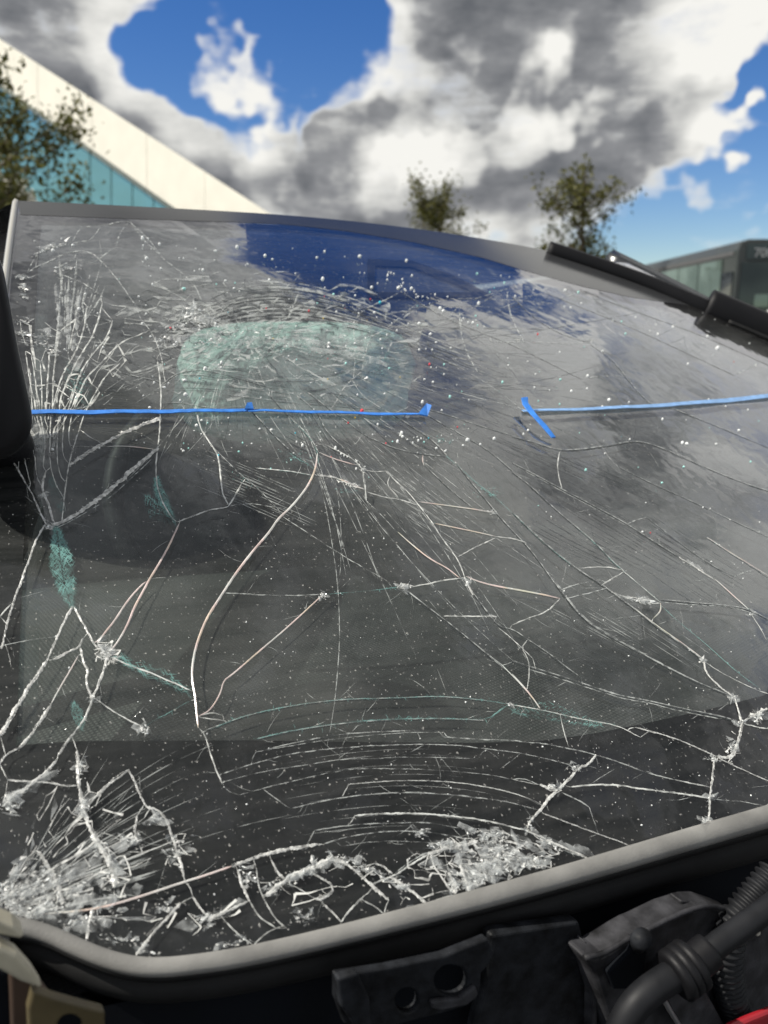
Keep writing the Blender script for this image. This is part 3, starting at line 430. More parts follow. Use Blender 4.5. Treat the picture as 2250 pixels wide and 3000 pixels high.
# ------------------------------------------------------------------ cracks, traced as lines on the glass
# style letters: W crusty white, w white line, t thin pale, d dark, p iridescent, T green flakes along a line; then width in pixels
CRACKS = '''
w4 97,1218 84,1290 102,1327 108,1399 122,1426
w4 149,1218 147,1281 145,1349 158,1412 185,1458
w4 172,1218 167,1281 167,1349 176,1394 190,1412
w4 190,1218 183,1290 185,1340 201,1358
w4 210,1218 199,1281 208,1313
w5 246,1218 221,1295 206,1349 194,1412 183,1512 181,1535
w5 120,1218 127,1272 131,1290 127,1367
W8 136,1381 122,1421 131,1453 145,1480 156,1530
W7 16,1322 50,1372 68,1408 90,1444 122,1512 136,1539
w4 70,1330 76,1370 90,1420
w4 57,1325 55,1370
w4 96,1218 92,1150 84,1090 75,1030
w4 110,1205 108,1150 100,1090 92,1040
w4 123,1205 124,1130 118,1060
w5 136,1205 141,1095 145,1033
w5 154,1200 155,1095 165,1040
w6 152,1205 170,1138 188,1087 217,1044 246,972 255,900
w6 174,1205 177,1167 203,1109 231,1051 268,997 286,950 300,890
w6 199,1205 217,1152 235,1095 275,1037 318,986 330,940
w6 213,1205 231,1156 253,1109 282,1080 347,1011 385,990
w5 246,1218 282,1145 315,1095 351,1066
w5 172,1142 190,1155 203,1165
w5 203,1109 222,1114
w5 200,1198 216,1202
w5 190,1130 200,1138 214,1145 232,1160
w4 240,1196 262,1190
t5 160,1040 170,960 178,880 184,800
t6 200,1040 205,960 210,900
W16 155,1540 195,1525 260,1485 340,1420 400,1365 462,1315
t3 165,1548 210,1526 275,1487 350,1428 408,1376 460,1330
W16 205,1365 240,1340 305,1300 345,1280 380,1262 420,1245 470,1225
w5 470,1210 470,1225 468,1260 463,1310 458,1350 458,1400 465,1440 480,1480 505,1520 518,1530
w5 470,1215 473,1160 468,1100 460,1050
w4 215,1308 270,1310 310,1308
p6 312,1310 350,1308 390,1310 455,1318
w5 235,1260 260,1280 280,1290 300,1302
p9 525,1535 505,1580 485,1620 462,1660 440,1695 416,1740 393,1781 375,1830 350,1875 330,1902 312,1926
p8 430,1705 416,1714 375,1759 335,1822 312,1849 289,1881 271,1885
w6 520,1530 560,1515 610,1495 655,1490 668,1485
w6 668,1485 690,1450 710,1415
w6 668,1480 650,1440 648,1410 640,1340 630,1320 610,1290 590,1260 580,1230 575,1200
t3 668,1485 700,1478 750,1476 830,1490
d5 590,1262 620,1310 660,1350 700,1390 745,1425 800,1480 830,1515
p10 930,1330 925,1375 905,1420 880,1455 845,1495 815,1520 790,1560 750,1605 710,1655 678,1700 646,1750 610,1804 588,1854 572,1903 563,1953 563,1994 572,2039 576,2089 581,2134
w6 582,2134 600,2150 612,2195 628,2245 650,2295
p6 581,2100 615,2084 646,2034 655,1994 678,1980 750,1917 831,1849 886,1799 944,1745
w4 585,2098 620,2088 652,2097
w4 590,2104 625,2108 656,2112
t4 655,1738 750,1742 860,1744 940,1742
T5 940,1744 1000,1738 1080,1732 1160,1722 1180,1718
w5 1195,1722 1250,1712 1300,1700 1350,1695
t4 1130,1700 1085,1675 1003,1625 908,1562 831,1516
d6 1185,1730 1250,1780 1310,1825 1380,1880 1440,1930 1480,1960
p6 1470,1950 1520,2000 1560,2045 1581,2078
t3 1190,1728 1255,1778 1318,1826 1388,1882 1446,1930 1490,1970
p8 1165,1560 1210,1600 1260,1640 1310,1665 1345,1694
d5 1165,1560 1130,1520 1090,1480 1073,1467 1071,1426 1062,1376
w6 1360,1690 1350,1660 1333,1629 1292,1575 1261,1525 1229,1485 1202,1449 1166,1417 1130,1381
W8 1360,1692 1372,1715 1385,1745
d6 1385,1740 1410,1775 1460,1840 1500,1845 1545,1876 1613,1921 1658,1958 1703,1989
w4 1460,1840 1500,1872 1560,1930
p9 1365,1690 1400,1705 1450,1718 1520,1730 1600,1745 1640,1755
w4 1640,1755 1600,1795 1540,1815 1500,1832
w6 1299,1806 1360,1806 1428,1806 1455,1808
d8 1622,1709 1654,1750 1681,1786 1717,1822 1753,1849 1816,1885 1884,1921 1952,1958 2042,2003 2133,2039
t3 1628,1706 1660,1748 1688,1784 1722,1818 1758,1845 1822,1882 1890,1918 1958,1955 2048,2000
d8 1500,1503 1545,1548 1599,1598 1672,1657 1717,1688 1753,1709 1789,1736 1862,1790 1929,1845 1997,1890 2051,1931
p5 1860,1784 1929,1838 1997,1884 2055,1928
T5 1370,1395 1410,1430 1446,1453 1500,1503 1545,1548 1599,1598 1672,1655
W9 2061,1935 2065,1971 2106,2012 2142,2039
w4 2070,1944 2133,1985 2223,2025
T5 1943,1781 1997,1831 2065,1885 2110,1926 2155,1967 2223,2016
d6 1929,1759 2042,1770 2133,1777 2196,1788 2250,1817
t4 1932,1764 2042,1775 2133,1782 2196,1794 2250,1824
w7 1789,1736 1844,1754 1907,1768 1934,1768
p5 1934,1768 1936,1792 1912,1814
p7 2088,1697 2097,1700 2142,1741 2192,1786
w6 2200,1800 2225,1840 2245,1875
d8 1500,1940 1554,1958 1613,1976 1681,1998 1749,2021 1816,2043 1898,2057 1997,2080 2110,2102 2169,2120
t4 1552,1962 1613,1981 1681,2003 1749,2026 1816,2048 1898,2062 1997,2085 2110,2107
w5 1545,1876 1527,1899 1545,1926 1552,1962 1545,2012
p7 1500,1976 1545,2025 1581,2075
T4 1495,2064 1581,2080 1658,2098 1726,2111 1807,2125
w4 1500,2066 1581,2080 1658,2098 1726,2111 1807,2125 1875,2161
w4 1640,2093 1654,2152 1665,2188
W5 1860,2132 1952,2158 2020,2185 2097,2217
W9 2151,2041 2160,2080 2169,2113
W10 2173,2118 2165,2160 2155,2190 2146,2217 2120,2222 2097,2217
W8 2092,2226 2083,2298 2079,2339 2079,2393 2065,2416
W8 2173,2118 2223,2086 2250,2077
w5 2173,2120 2210,2128 2250,2136
W4 2101,2221 2178,2258 2250,2289
w5 2079,2307 2020,2294 1975,2285
t4 1975,2285 1898,2267 1816,2235 1744,2212 1658,2190 1581,2174 1500,2165 1300,2160
w6 2074,2339 1997,2325 1889,2312 1816,2300 1744,2298 1672,2307
t3 2090,2342 2178,2352 2240,2362
W8 1744,2212 1726,2240 1694,2249 1663,2289 1631,2316
W9 1631,2316 1605,2345 1581,2375 1554,2402 1541,2434
W10 1580,2300 1605,2312 1631,2316
W4 1590,2384 1681,2420 1753,2447 1844,2479
t4 1645,2322 1690,2345 1726,2366
t2 750,2204 886,2177 1021,2155 1150,2146 1300,2146
t3 650,2268 750,2236 854,2209 976,2193 1139,2182 1270,2182 1383,2191 1500,2204 1590,2222 1681,2244
t2 660,2290 750,2265 931,2234 1066,2218 1270,2216 1400,2224
t2 700,2330 850,2290 976,2263 1066,2254 1134,2253 1247,2256 1428,2270 1500,2284
w3 1021,2299 1157,2288 1292,2291 1401,2304 1500,2324 1560,2345
t3 850,2370 999,2335 1157,2324 1338,2329 1473,2347 1581,2375
w6 1039,2390 1134,2383 1270,2383 1383,2396 1450,2408 1541,2434
t3 922,2433 1021,2419 1157,2412 1247,2412 1360,2430
t3 944,2475 999,2457 1089,2442 1179,2439 1292,2446 1380,2460
t2 1000,2480 1089,2466 1200,2466 1300,2475
W12 931,2475 831,2491 750,2512 678,2539
p9 678,2539 600,2566 542,2584 470,2608 407,2629 330,2652 271,2665 190,2674 113,2679
W15 226,2200 231,2254 228,2295 240,2344 253,2403 271,2444
W20 271,2444 294,2485 316,2521 335,2557 335,2602
W8 375,2258 398,2295 415,2335 430,2367 461,2372 484,2399
W11 484,2399 502,2439 511,2475 529,2525 542,2584
W10 375,2258 325,2295 280,2335 253,2362
W9 402,2390 393,2444 407,2475
W9 393,2453 375,2456 353,2462
W10 167,2227 140,2258 90,2299 45,2331 9,2353
W6 226,2304 190,2304 158,2295 90,2290 23,2286
W14 108,2494 140,2534 167,2580 181,2647
W9 271,2665 258,2715 253,2756
W10 696,2548 710,2602 732,2643
W10 529,2647 488,2692 443,2742 398,2801
W9 565,2629 592,2670 619,2692
W12 723,2643 655,2674 610,2697
w5 660,2700 700,2740 742,2770
w5 732,2643 760,2690 809,2720
W12 976,2512 1030,2539 1084,2593 1139,2638
W16 976,2512 908,2548 840,2579 777,2625
W10 795,2521 818,2566 840,2580
W9 913,2557 985,2602 944,2638 922,2634
w6 1066,2625 1030,2661 1008,2688
w6 1084,2593 1157,2566 1202,2534 1256,2503
d6 1160,2562 1202,2530 1256,2499 1338,2489
W12 1143,2570 1193,2602 1247,2647
W10 1100,2530 1122,2540 1150,2562
W9 949,2652 975,2675 999,2702
w5 750,2543 759,2602 777,2643 809,2697 840,2720
w5 1066,2640 1100,2656 1125,2680
W8 1261,2503 1270,2539 1302,2584 1320,2611
W13 1315,2557 1325,2590 1333,2620
W11 1347,2534 1360,2570 1374,2616
W11 1256,2503 1300,2490 1350,2480 1400,2465
W9 1541,2434 1590,2455 1640,2480 1720,2515
d6 1545,2440 1600,2470 1660,2500 1720,2518
v34 5,2640 60,2610 130,2575 200,2535
v30 15,2655 90,2620 190,2570 300,2510
v34 30,2668 120,2640 230,2600 360,2545
v40 60,2680 160,2668 280,2640 420,2600
v30 90,2690 170,2700 260,2712 330,2700
v26 0,2610 40,2560 90,2510
v30 10,2350 60,2320 120,2285 170,2255
v26 840,2580 900,2552 976,2512
v30 1260,2500 1300,2550 1330,2610
v40 1340,2500 1370,2560 1390,2610
v44 1400,2470 1440,2540 1450,2590
v30 1420,2440 1500,2450 1560,2470
v36 1480,2500 1540,2530 1600,2540
v24 1600,2455 1680,2490 1740,2512
v22 610,2697 655,2674 723,2643
v20 500,2490 530,2500 560,2490
v20 2190,2110 2220,2095 2245,2100
v16 1800,1742 1860,1756 1925,1765
v26 290,1890 310,1915 320,1930
v18 165,830 175,920 170,1030
v16 200,850 205,940 196,1030
v14 235,860 222,950 214,1030
v12 170,1250 150,1320
v40 110,1240 118,1330
v60 560,930 640,945 700,960
v50 480,985 560,990 640,985
v46 640,1005 800,1000 960,1010
v40 900,1020 1040,1040 1140,1070
w3 30,2640 150,2570 300,2480 420,2400
w3 60,2665 200,2600 350,2530 520,2460
w3 40,2650 180,2560 300,2440
d5 2250,1313 2500,1420 2800,1560
d6 2250,1440 2500,1550 2800,1700
d4 2250,1575 2500,1700 2750,1830
d4 2250,1694 2450,1800 2700,1930
t4 2250,1824 2450,1900 2700,1990
w5 2250,2136 2400,2150 2600,2120
W4 2250,2289 2400,2335 2480,2290
w4 2223,2025 2400,2080 2600,2120
w5 2250,2077 2350,2040 2500,1990 2700,1930
W8 131,1539 108,1580 90,1629 68,1693 45,1750 32,1790 18,1849 5,1903
w6 32,1772 14,1790 0,1808
W8 212,1777 194,1813 176,1849 154,1903 136,1940
W14 136,1940 113,1976 81,2021 50,2075 23,2120 0,2156
W7 217,1779 244,1827 271,1881 289,1903
W9 244,1872 231,1899 199,1912 154,1935
p6 231,1921 203,1971 176,2016 149,2066
W10 149,2066 118,2116 86,2161 54,2193
W9 235,1899 244,1940 258,1967 249,1989 258,2025 271,2048
W10 316,1921 303,1971 285,2016 271,2048
w8 271,2048 258,2084 240,2120 221,2143
W7 290,1905 320,1900 330,1895
w6 325,1926 384,1953 452,1976 488,1994 533,2012 560,2025
w5 280,2048 325,2080 371,2107 416,2129
T6 416,2135 452,2111 497,2089 524,2071 560,2053
t3 0,1894 90,1876 158,1867
W7 54,2193 20,2210 0,2240
W8 170,2215 200,2170 221,2143
T6 615,2140 680,2110 750,2089 886,2062 1021,2048 1157,2046 1292,2039 1428,2053 1491,2064
d4 605,2142 680,2114 750,2092 886,2065 1021,2051 1157,2048 1292,2042 1428,2056
T8 750,2166 863,2139 1021,2116 1157,2107 1292,2105 1428,2111 1460,2085 1491,2064
d4 750,2169 863,2142 1021,2120 1157,2111 1292,2108 1428,2114
t3 777,2197 908,2166 1066,2145 1202,2141
d6 1500,1281 1568,1299 1636,1322 1703,1320 1794,1306 1862,1293 1920,1306 1997,1340 2088,1381 2178,1417 2250,1440
w5 1640,1324 1633,1358 1636,1399 1647,1435
d6 1500,1358 1568,1394 1658,1442 1762,1496 1839,1539 1907,1584 1988,1634
W7 1988,1634 2020,1652 2051,1675 2088,1697
t3 1505,1364 1573,1400 1663,1448 1767,1502 1844,1545
d6 1500,1385 1554,1426 1627,1496 1690,1548 1749,1598 1794,1648 1826,1675
T4 1690,1548 1749,1598 1794,1648 1826,1675 1900,1735 1934,1765
w4 1826,1675 1870,1710 1934,1765
d5 1975,1200 2110,1254 2250,1313
d4 1816,1372 1907,1417 2020,1467 2133,1521 2250,1575
p4 2070,1575 2133,1616 2192,1652 2250,1688
d4 2075,1580 2138,1622 2196,1658 2250,1694
d4 1893,1516 1997,1598 2088,1661 2150,1690
w5 1694,1666 1771,1661 1826,1672
w5 1826,1676 1790,1698 1760,1716
t4 1640,1730 1700,1712 1760,1700
t4 1655,1756 1710,1742 1780,1724
T4 840,1218 895,1268 917,1299 931,1327 933,1358
d5 790,1160 840,1218 895,1268 917,1299 931,1327
p6 935,1327 976,1345 1039,1363
w5 953,1304 1003,1327 1039,1349 1062,1376
w5 1062,1376 1071,1426 1073,1467
T4 750,1372 840,1381 917,1394
w5 750,1372 840,1381 917,1394
W9 931,1394 960,1398 990,1403
p11 985,1403 1010,1410 1030,1421 1066,1435
w6 1075,1442 1125,1458 1166,1462 1220,1480
p5 1140,1430 1155,1445 1166,1458
d5 900,1150 950,1190 1003,1227 1066,1277 1112,1297 1157,1317 1234,1333 1306,1340
d4 1238,1336 1240,1363 1283,1403 1333,1449 1383,1489
p5 1238,1336 1237,1350 1242,1366
d6 1150,1215 1202,1250 1238,1272 1274,1299 1306,1336
T6 1306,1336 1338,1363 1392,1412 1446,1453
d5 1333,1354 1369,1403 1419,1462 1451,1503 1500,1557 1560,1620 1622,1709
p6 1225,1471 1292,1480 1383,1492 1446,1503
W8 1400,1496 1446,1503
p6 1274,1535 1338,1548 1405,1562 1451,1573
w5 1451,1573 1500,1578 1540,1590
w4 1451,1577 1396,1602 1342,1632
d4 1200,1190 1252,1218 1338,1268 1428,1318 1500,1381
d4 1250,1200 1315,1218 1405,1250 1500,1277
d5 720,1190 764,1236 809,1286 858,1331 899,1358
T6 845,1325 870,1345 899,1358 925,1380
d4 870,1160 930,1209 953,1268 1021,1327
t5 1040,940 1058,915 1085,897 1120,880 1160,862 1190,842
t6 830,942 850,925 862,895 873,862
t5 770,950 810,938 850,932
t4 712,968 760,942 800,925
t5 1040,1010 1065,995 1110,975 1130,965
t4 1000,1150 1020,1120 1060,1090
t4 740,1070 755,1045 780,1030
t5 1485,862 1490,900 1500,935 1520,975 1532,996
t4 1440,1003 1520,1003 1640,1004 1730,1006
W8 1510,998 1528,996
W8 1712,1000 1735,996
t5 1345,898 1348,950 1352,1000 1372,1050 1400,1092
d4 1180,860 1280,920 1380,965 1500,1010 1600,1060 1700,1110
d4 1600,860 1700,900 1850,960 2000,1030 2150,1100
d4 1730,1010 1800,1060 1850,1130 1900,1180
d4 1700,850 1850,910 2050,980 2250,1070
d4 1500,870 1560,930 1640,980 1730,1006
t6 80,800 110,780 140,770 190,742 240,735
t7 110,742 150,725 200,712 260,706
t6 160,790 185,775 215,762
t6 240,665 300,664 340,654 380,650
t5 270,770 300,755 320,735 340,728
t5 265,980 240,900 250,850
t4 165,800 210,815 260,838 300,870
t5 300,868 275,900 250,940
t4 280,750 330,800 370,860 400,900
t4 480,760 530,800 570,840 590,880
w5 370,995 400,985 440,968
w5 351,1066 335,1082 320,1090
d4 355,1093 400,1105 450,1115 480,1125
d4 480,1125 520,1095 560,1088 600,1085 700,1110 800,1140
d4 470,1185 520,1180 560,1188 640,1200
d4 600,960 640,935 660,900 700,880
w4 480,1100 475,1060 468,1030
'''
H_OFF = {'v': .0003, 'W': .0006, 'w': .0005, 't': .0004, 'd': .00025, 'p': .0007, 'T': .0004}
MATS = {'v': 'veil', 'W': 'crust', 'w': 'line', 't': 'thin', 'd': 'dark', 'p': 'irid', 'T': 'teal'}
def ribbon(S, Q, wid, h0, ridge, rng, jit=0.0):
    """low ridge lying on the glass: left edge, crest, right edge"""
    d = np.stack([np.gradient(S), np.gradient(Q)], -1); d = unit(d); nrm = np.stack([-d[:, 1], d[:, 0]], -1)
    if jit:
        k = rng.normal(0, 1, len(S)); k = np.convolve(k, [.25, .5, .25], 'same')*jit; S = S + nrm[:, 0]*k; Q = Q + nrm[:, 1]*k
    n = len(S); V = []
    L_ = pos(S - nrm[:, 0]*wid[:, 0], Q - nrm[:, 1]*wid[:, 0], h0); C_ = pos(S, Q, h0 + ridge); R_ = pos(S + nrm[:, 0]*wid[:, 1], Q + nrm[:, 1]*wid[:, 1], h0)
    V = np.concatenate([L_, C_, R_]); Fc = []
    for i in range(n-1): Fc += [(i, i+1, n+i+1, n+i), (n+i, n+i+1, 2*n+i+1, 2*n+i)]
    return list(V), Fc, S, Q, nrm
def add_spikes(V, Fc, S, Q, nrm, rng, count, lmin, lmax, wmin, h, lean=.6):
    """small flakes standing off a crack, in the plane of the glass"""
    n = len(S); A_ = []; k0 = len(V)
    for _ in range(count):
        i = int(rng.integers(0, n)); sg = rng.choice([-1, 1]); d = nrm[i]*sg; t = np.array([nrm[i][1], -nrm[i][0]])*rng.normal(0, lean); v = unit(d + t); ln = rng.uniform(lmin, lmax); w = rng.uniform(wmin*.5, wmin)
        side = np.array([-v[1], v[0]]); a = np.array([S[i], Q[i]]) + v*rng.uniform(0, lmin); b = a + v*ln; m = a + v*ln*.4 + side*w; m2 = a + v*ln*.35 - side*w
        k = k0 + len(A_); A_ += [(*x, hh) for x, hh in ((a, h), (m, h + abs(rng.normal(0, .0006))), (b, h), (m2, h + abs(rng.normal(0, .0004))))]
        Fc.append((k, k+1, k+2)); Fc.append((k, k+2, k+3))
    if A_: A_ = np.array(A_); V += list(pos(A_[:, 0], A_[:, 1], A_[:, 2]))
def build_crack(style, wpx, pts, sink=None):
    rng = np.random.default_rng(abs(hash((style, wpx, pts[0]))) % 2**31 if False else int(sum(a*7+b*13 for a, b in pts)) % 2**31)
    P = smooth_line(pts, 1 if style in 'Ww' else 2); P = resample(P, min(4.0 if style == 'W' else 7.0, np.linalg.norm(np.diff(P, axis=0), axis=1).sum()/6))
    if style in 'Wwtv': P = P + np.cumsum(rng.normal(0, .8 if style == 't' else .4, P.shape), 0)*.5*np.sin(np.linspace(0, math.pi, len(P)))[:, None]
    s, q, t = glass(P); n = len(s); w = (wpx*{'W': .75, 'p': .62, 'w': .85}.get(style, 1.0)*t/F)*.5
    taper = np.minimum(1, np.minimum(np.arange(n), np.arange(n)[::-1])/3.0 + .35)
    if style in 'Wv':
        lf = lambda: np.clip(.75 + .9*np.convolve(rng.normal(0, 1, n + 8), np.ones(9)/9, 'same')[4:-4] + rng.normal(0, .16, n), .12, 1.7)
        ww = np.stack([w*lf(), w*lf()], -1)
    elif style == 'p': e = .75 + .25*np.sin(np.linspace(0, math.pi, n)); ww = np.stack([w*e, w*e*rng.uniform(.8, 1.1, n)], -1)
    else: ww = np.stack([w*rng.uniform(.45, 1.1, n), w*rng.uniform(.45, 1.1, n)], -1)
    if style == 'T': ww = ww*.5
    ww *= taper[:, None]; mw = float(w.mean())
    V, Fc, S, Q, nrm = ribbon(s, q, ww, H_OFF[style], {'W': mw*.5, 'p': mw*.4}.get(style, mw*.3), rng, {'W': mw*.15, 'w': mw*.15}.get(style, 0))
    length = float(np.sum(np.hypot(np.diff(S), np.diff(Q))))
    if style == 'W': add_spikes(V, Fc, S, Q, nrm, rng, int(length/.0019), mw*.4, mw*2.0, mw*.40, H_OFF['W'], 1.1)
    if style == 'w': add_spikes(V, Fc, S, Q, nrm, rng, int(length/.007), mw*.8, mw*3.0, mw*.30, H_OFF['w'], 1.2)
    if style == 'T': add_spikes(V, Fc, S, Q, nrm, rng, int(length/.0042), mw*.8, mw*4.5, mw*.30, H_OFF['T'], 1.5)
    if style == 'd':
        off = np.full(n, mw*1.15); wt = mw*.42*taper*np.clip(rng.normal(1, .35, n), .2, 2); v2, f2, *_ = ribbon(S + nrm[:, 0]*off, Q + nrm[:, 1]*off, np.stack([wt, wt], -1), .0005, mw*.2, rng); mk('crack_edge', v2, f2, 'thin', screen)
    if style == 'W':      # two bright edges over a frosted band
        for sd in (-1, 1):
            off = np.convolve(rng.normal(0, 1, n), np.ones(5)/5, 'same')*mw*.55 + sd*mw*.45; wt = np.clip(rng.normal(.22, .10, n), .06, .5)*mw*taper; nn = nrm
            v2, f2, *_ = ribbon(S + nn[:, 0]*off, Q + nn[:, 1]*off, np.stack([wt, wt], -1), .0009, mw*.15, rng); k0 = len(V); V += v2; Fc += [tuple(k0 + x for x in f) for f in f2]
    if sink is not None: A_, B_ = sink.setdefault(MATS[style], ([], [])); k0 = len(A_); A_ += V; B_ += [tuple(k0 + x for x in f) for f in Fc]; return None
    o = mk('crack', V, Fc, MATS[style], screen)
    if style == 'p':     # fine green bristles along one flank
        V2, F2 = [], []; add_spikes(V2, F2, S, Q, nrm, rng, int(length/.0022), mw*.9, mw*2.6, mw*.10, H_OFF['T'], .8)
        if F2: mk('crack_bristles', V2, F2, 'teal', screen)['kind'] = 'stuff'
    return o
for ln in CRACKS.strip().split('\n'):
    a, *pp = ln.split(); build_crack(a[0], float(a[1:]), [tuple(float(x) for x in p.split(',')) for p in pp])

# carry loose ends on to the nearest other crack
def joins():
    L_ = []
    for ln in CRACKS.strip().split('\n'):
        a, *pp = ln.split()
        if a[0] != 'v': L_.append((a[0], float(a[1:]), resample(np.array([tuple(float(x) for x in p.split(',')) for p in pp]), 6)))
    rng = np.random.default_rng(12); sink = {}
    for i, (st, w, P) in enumerate(L_):
        for e, prev in ((P[0], P[1]), (P[-1], P[-2])):
            d0 = unit(e - prev); best = None
            for j, (s2, w2, Q_) in enumerate(L_):
                if j == i: continue
                v = Q_ - e; r = np.linalg.norm(v, axis=1); sc = r*(1.6 - (v@d0)/(r + 1e-6)); k = int(np.argmin(sc))
                if best is None or sc[k] < best[0]: best = (sc[k], r[k], Q_[k])
            if best and 7 < best[1] < 170 and best[0] < 190:
                m = (e + best[2])/2 + rng.normal(0, best[1]*.06, 2); build_crack('w' if st in 'Wwp' else 't', 3.0, [tuple(e), tuple(m), tuple(best[2])], sink)
    for k, (A_, B_) in sink.items(): mk('linking_cracks', A_, B_, k, screen)['kind'] = 'stuff'
joins()

# bundles of hairlines between two guide lines (too fine to tell apart)
def bundle(n, m, wpx, g1, g2, frag=.0, seed=1, jit=3.0):
    rng = np.random.default_rng(seed); g1 = smooth_line(g1, 2); g2 = smooth_line(g2, 2); k = 40
    def rs(g): return resample(g, np.linalg.norm(np.diff(g, axis=0), axis=1).sum()/(k-1)*.99999)[:k]
    a, b = rs(g1), rs(g2); V, Fc = [], []
    for i in range(n):
        w = (i + rng.uniform(-.35, .35))/max(1, n-1); P = a*(1-w) + b*w + rng.normal(0, jit, 2); i0, i1 = sorted((rng.uniform(0, .35), rng.uniform(.55, 1))); P = P[int(i0*(k-1)):max(int(i1*(k-1)), int(i0*(k-1)) + 3)]
        s, q, t = glass(P); wd = wpx*t/F*.5*rng.uniform(.5, 1.2); wd *= np.minimum(1, np.minimum(np.arange(len(s)), np.arange(len(s))[::-1])/6 + .15)
        v, f, *_ = ribbon(s, q, np.stack([wd, wd], -1), .0003, wd.mean()*.3, rng); o = len(V); V += v; Fc += [tuple(o + x for x in ff) for ff in f]
    mk('hairline_cracks', V, Fc, m, screen)['kind'] = 'stuff'
bundle(20, 'hair', 3.0, [(1500, 1530), (1600, 1590), (1760, 1660), (1900, 1720)], [(1700, 1440), (1850, 1530), (2000, 1630), (2150, 1720)], seed=1)
bundle(16, 'hair', 2.6, [(1760, 1500), (1900, 1590), (2088, 1697)], [(1900, 1500), (2050, 1600), (2250, 1720)], seed=2)
bundle(18, 'hair', 2.6, [(1500, 1880), (1700, 1950), (1900, 2040)], [(1760, 1760), (1950, 1880), (2130, 1990)], seed=3)
bundle(14, 'hairw', 2.2, [(1480, 1740), (1640, 1820), (1800, 1900)], [(1900, 1800), (2050, 1900), (2200, 2010)], seed=4)
bundle(22, 'hairw', 2.2, [(560, 1300), (760, 1380), (960, 1470)], [(560, 1420), (760, 1500), (950, 1590)], seed=5)
bundle(18, 'hair', 2.6, [(700, 1230), (850, 1310), (1080, 1420)], [(900, 1220), (1100, 1340), (1300, 1480)], seed=6)
bundle(20, 'hairw', 2.0, [(1100, 1340), (1250, 1440), (1400, 1560)], [(1120, 1500), (1260, 1580), (1400, 1660)], seed=7)
bundle(12, 'hair', 2.6, [(1300, 1240), (1500, 1330), (1800, 1480)], [(1450, 1230), (1700, 1350), (2100, 1520)], seed=8)
bundle(20, 'hairw', 7, [(500, 960), (620, 862), (750, 825), (900, 835), (1050, 885), (1200, 950), (1300, 1010)], [(560, 985), (700, 945), (850, 932), (1000, 950), (1150, 990), (1250, 1030)], seed=9)
bundle(22, 'hair', 7, [(500, 966), (620, 870), (750, 832), (900, 842), (1050, 892), (1200, 957), (1300, 1018)], [(560, 990), (700, 950), (850, 938), (1000, 956), (1150, 996), (1250, 1036)], seed=10)
bundle(14, 'hair', 3.5, [(450, 1070), (600, 1085), (750, 1112), (1000, 1150), (1280, 1205)], [(450, 1165), (600, 1155), (800, 1180), (1000, 1195), (1250, 1212)], seed=11)
bundle(12, 'hair', 3.5, [(380, 1010), (520, 1040), (700, 1080), (900, 1120)], [(360, 1095), (500, 1120), (700, 1140), (900, 1170)], seed=12)
bundle(12, 'hairw', 4, [(1120, 900), (1250, 960), (1400, 1020)], [(1150, 985), (1280, 1040), (1450, 1090)], seed=13)
bundle(12, 'hair', 4, [(1180, 960), (1300, 1010), (1500, 1080)], [(1160, 1010), (1280, 1050), (1500, 1140)], seed=14)
bundle(14, 'hairw', 2.2, [(20, 2560), (200, 2420), (400, 2265), (560, 2175), (750, 2110)], [(60, 2672), (300, 2600), (550, 2525), (750, 2470), (930, 2440)], seed=15)
bundle(12, 'hairw', 5.5, [(30, 2600), (150, 2540), (330, 2440), (470, 2380)], [(60, 2680), (250, 2630), (450, 2570), (560, 2530)], seed=16)
bundle(20, 'hair', 2.5, [(230, 1230), (380, 1250), (520, 1300)], [(250, 1330), (400, 1350), (560, 1400)], seed=17)
bundle(14, 'hair', 3, [(270, 1110), (340, 1120), (420, 1140)], [(260, 1190), (340, 1196), (440, 1200)], seed=18)
bundle(10, 'hairw', 6, [(170, 740), (180, 850), (185, 1000)], [(330, 780), (280, 900), (215, 1030)], seed=19)
bundle(9, 'hairw', 1.8, [(640, 2290), (850, 2230), (1100, 2195), (1350, 2195), (1560, 2240)], [(800, 2450), (1000, 2420), (1200, 2405), (1400, 2425), (1560, 2470)], seed=20)
bundle(14, 'hair', 2.6, [(1850, 1650), (2000, 1760), (2200, 1880)], [(2050, 1640), (2150, 1700), (2250, 1760)], seed=21)

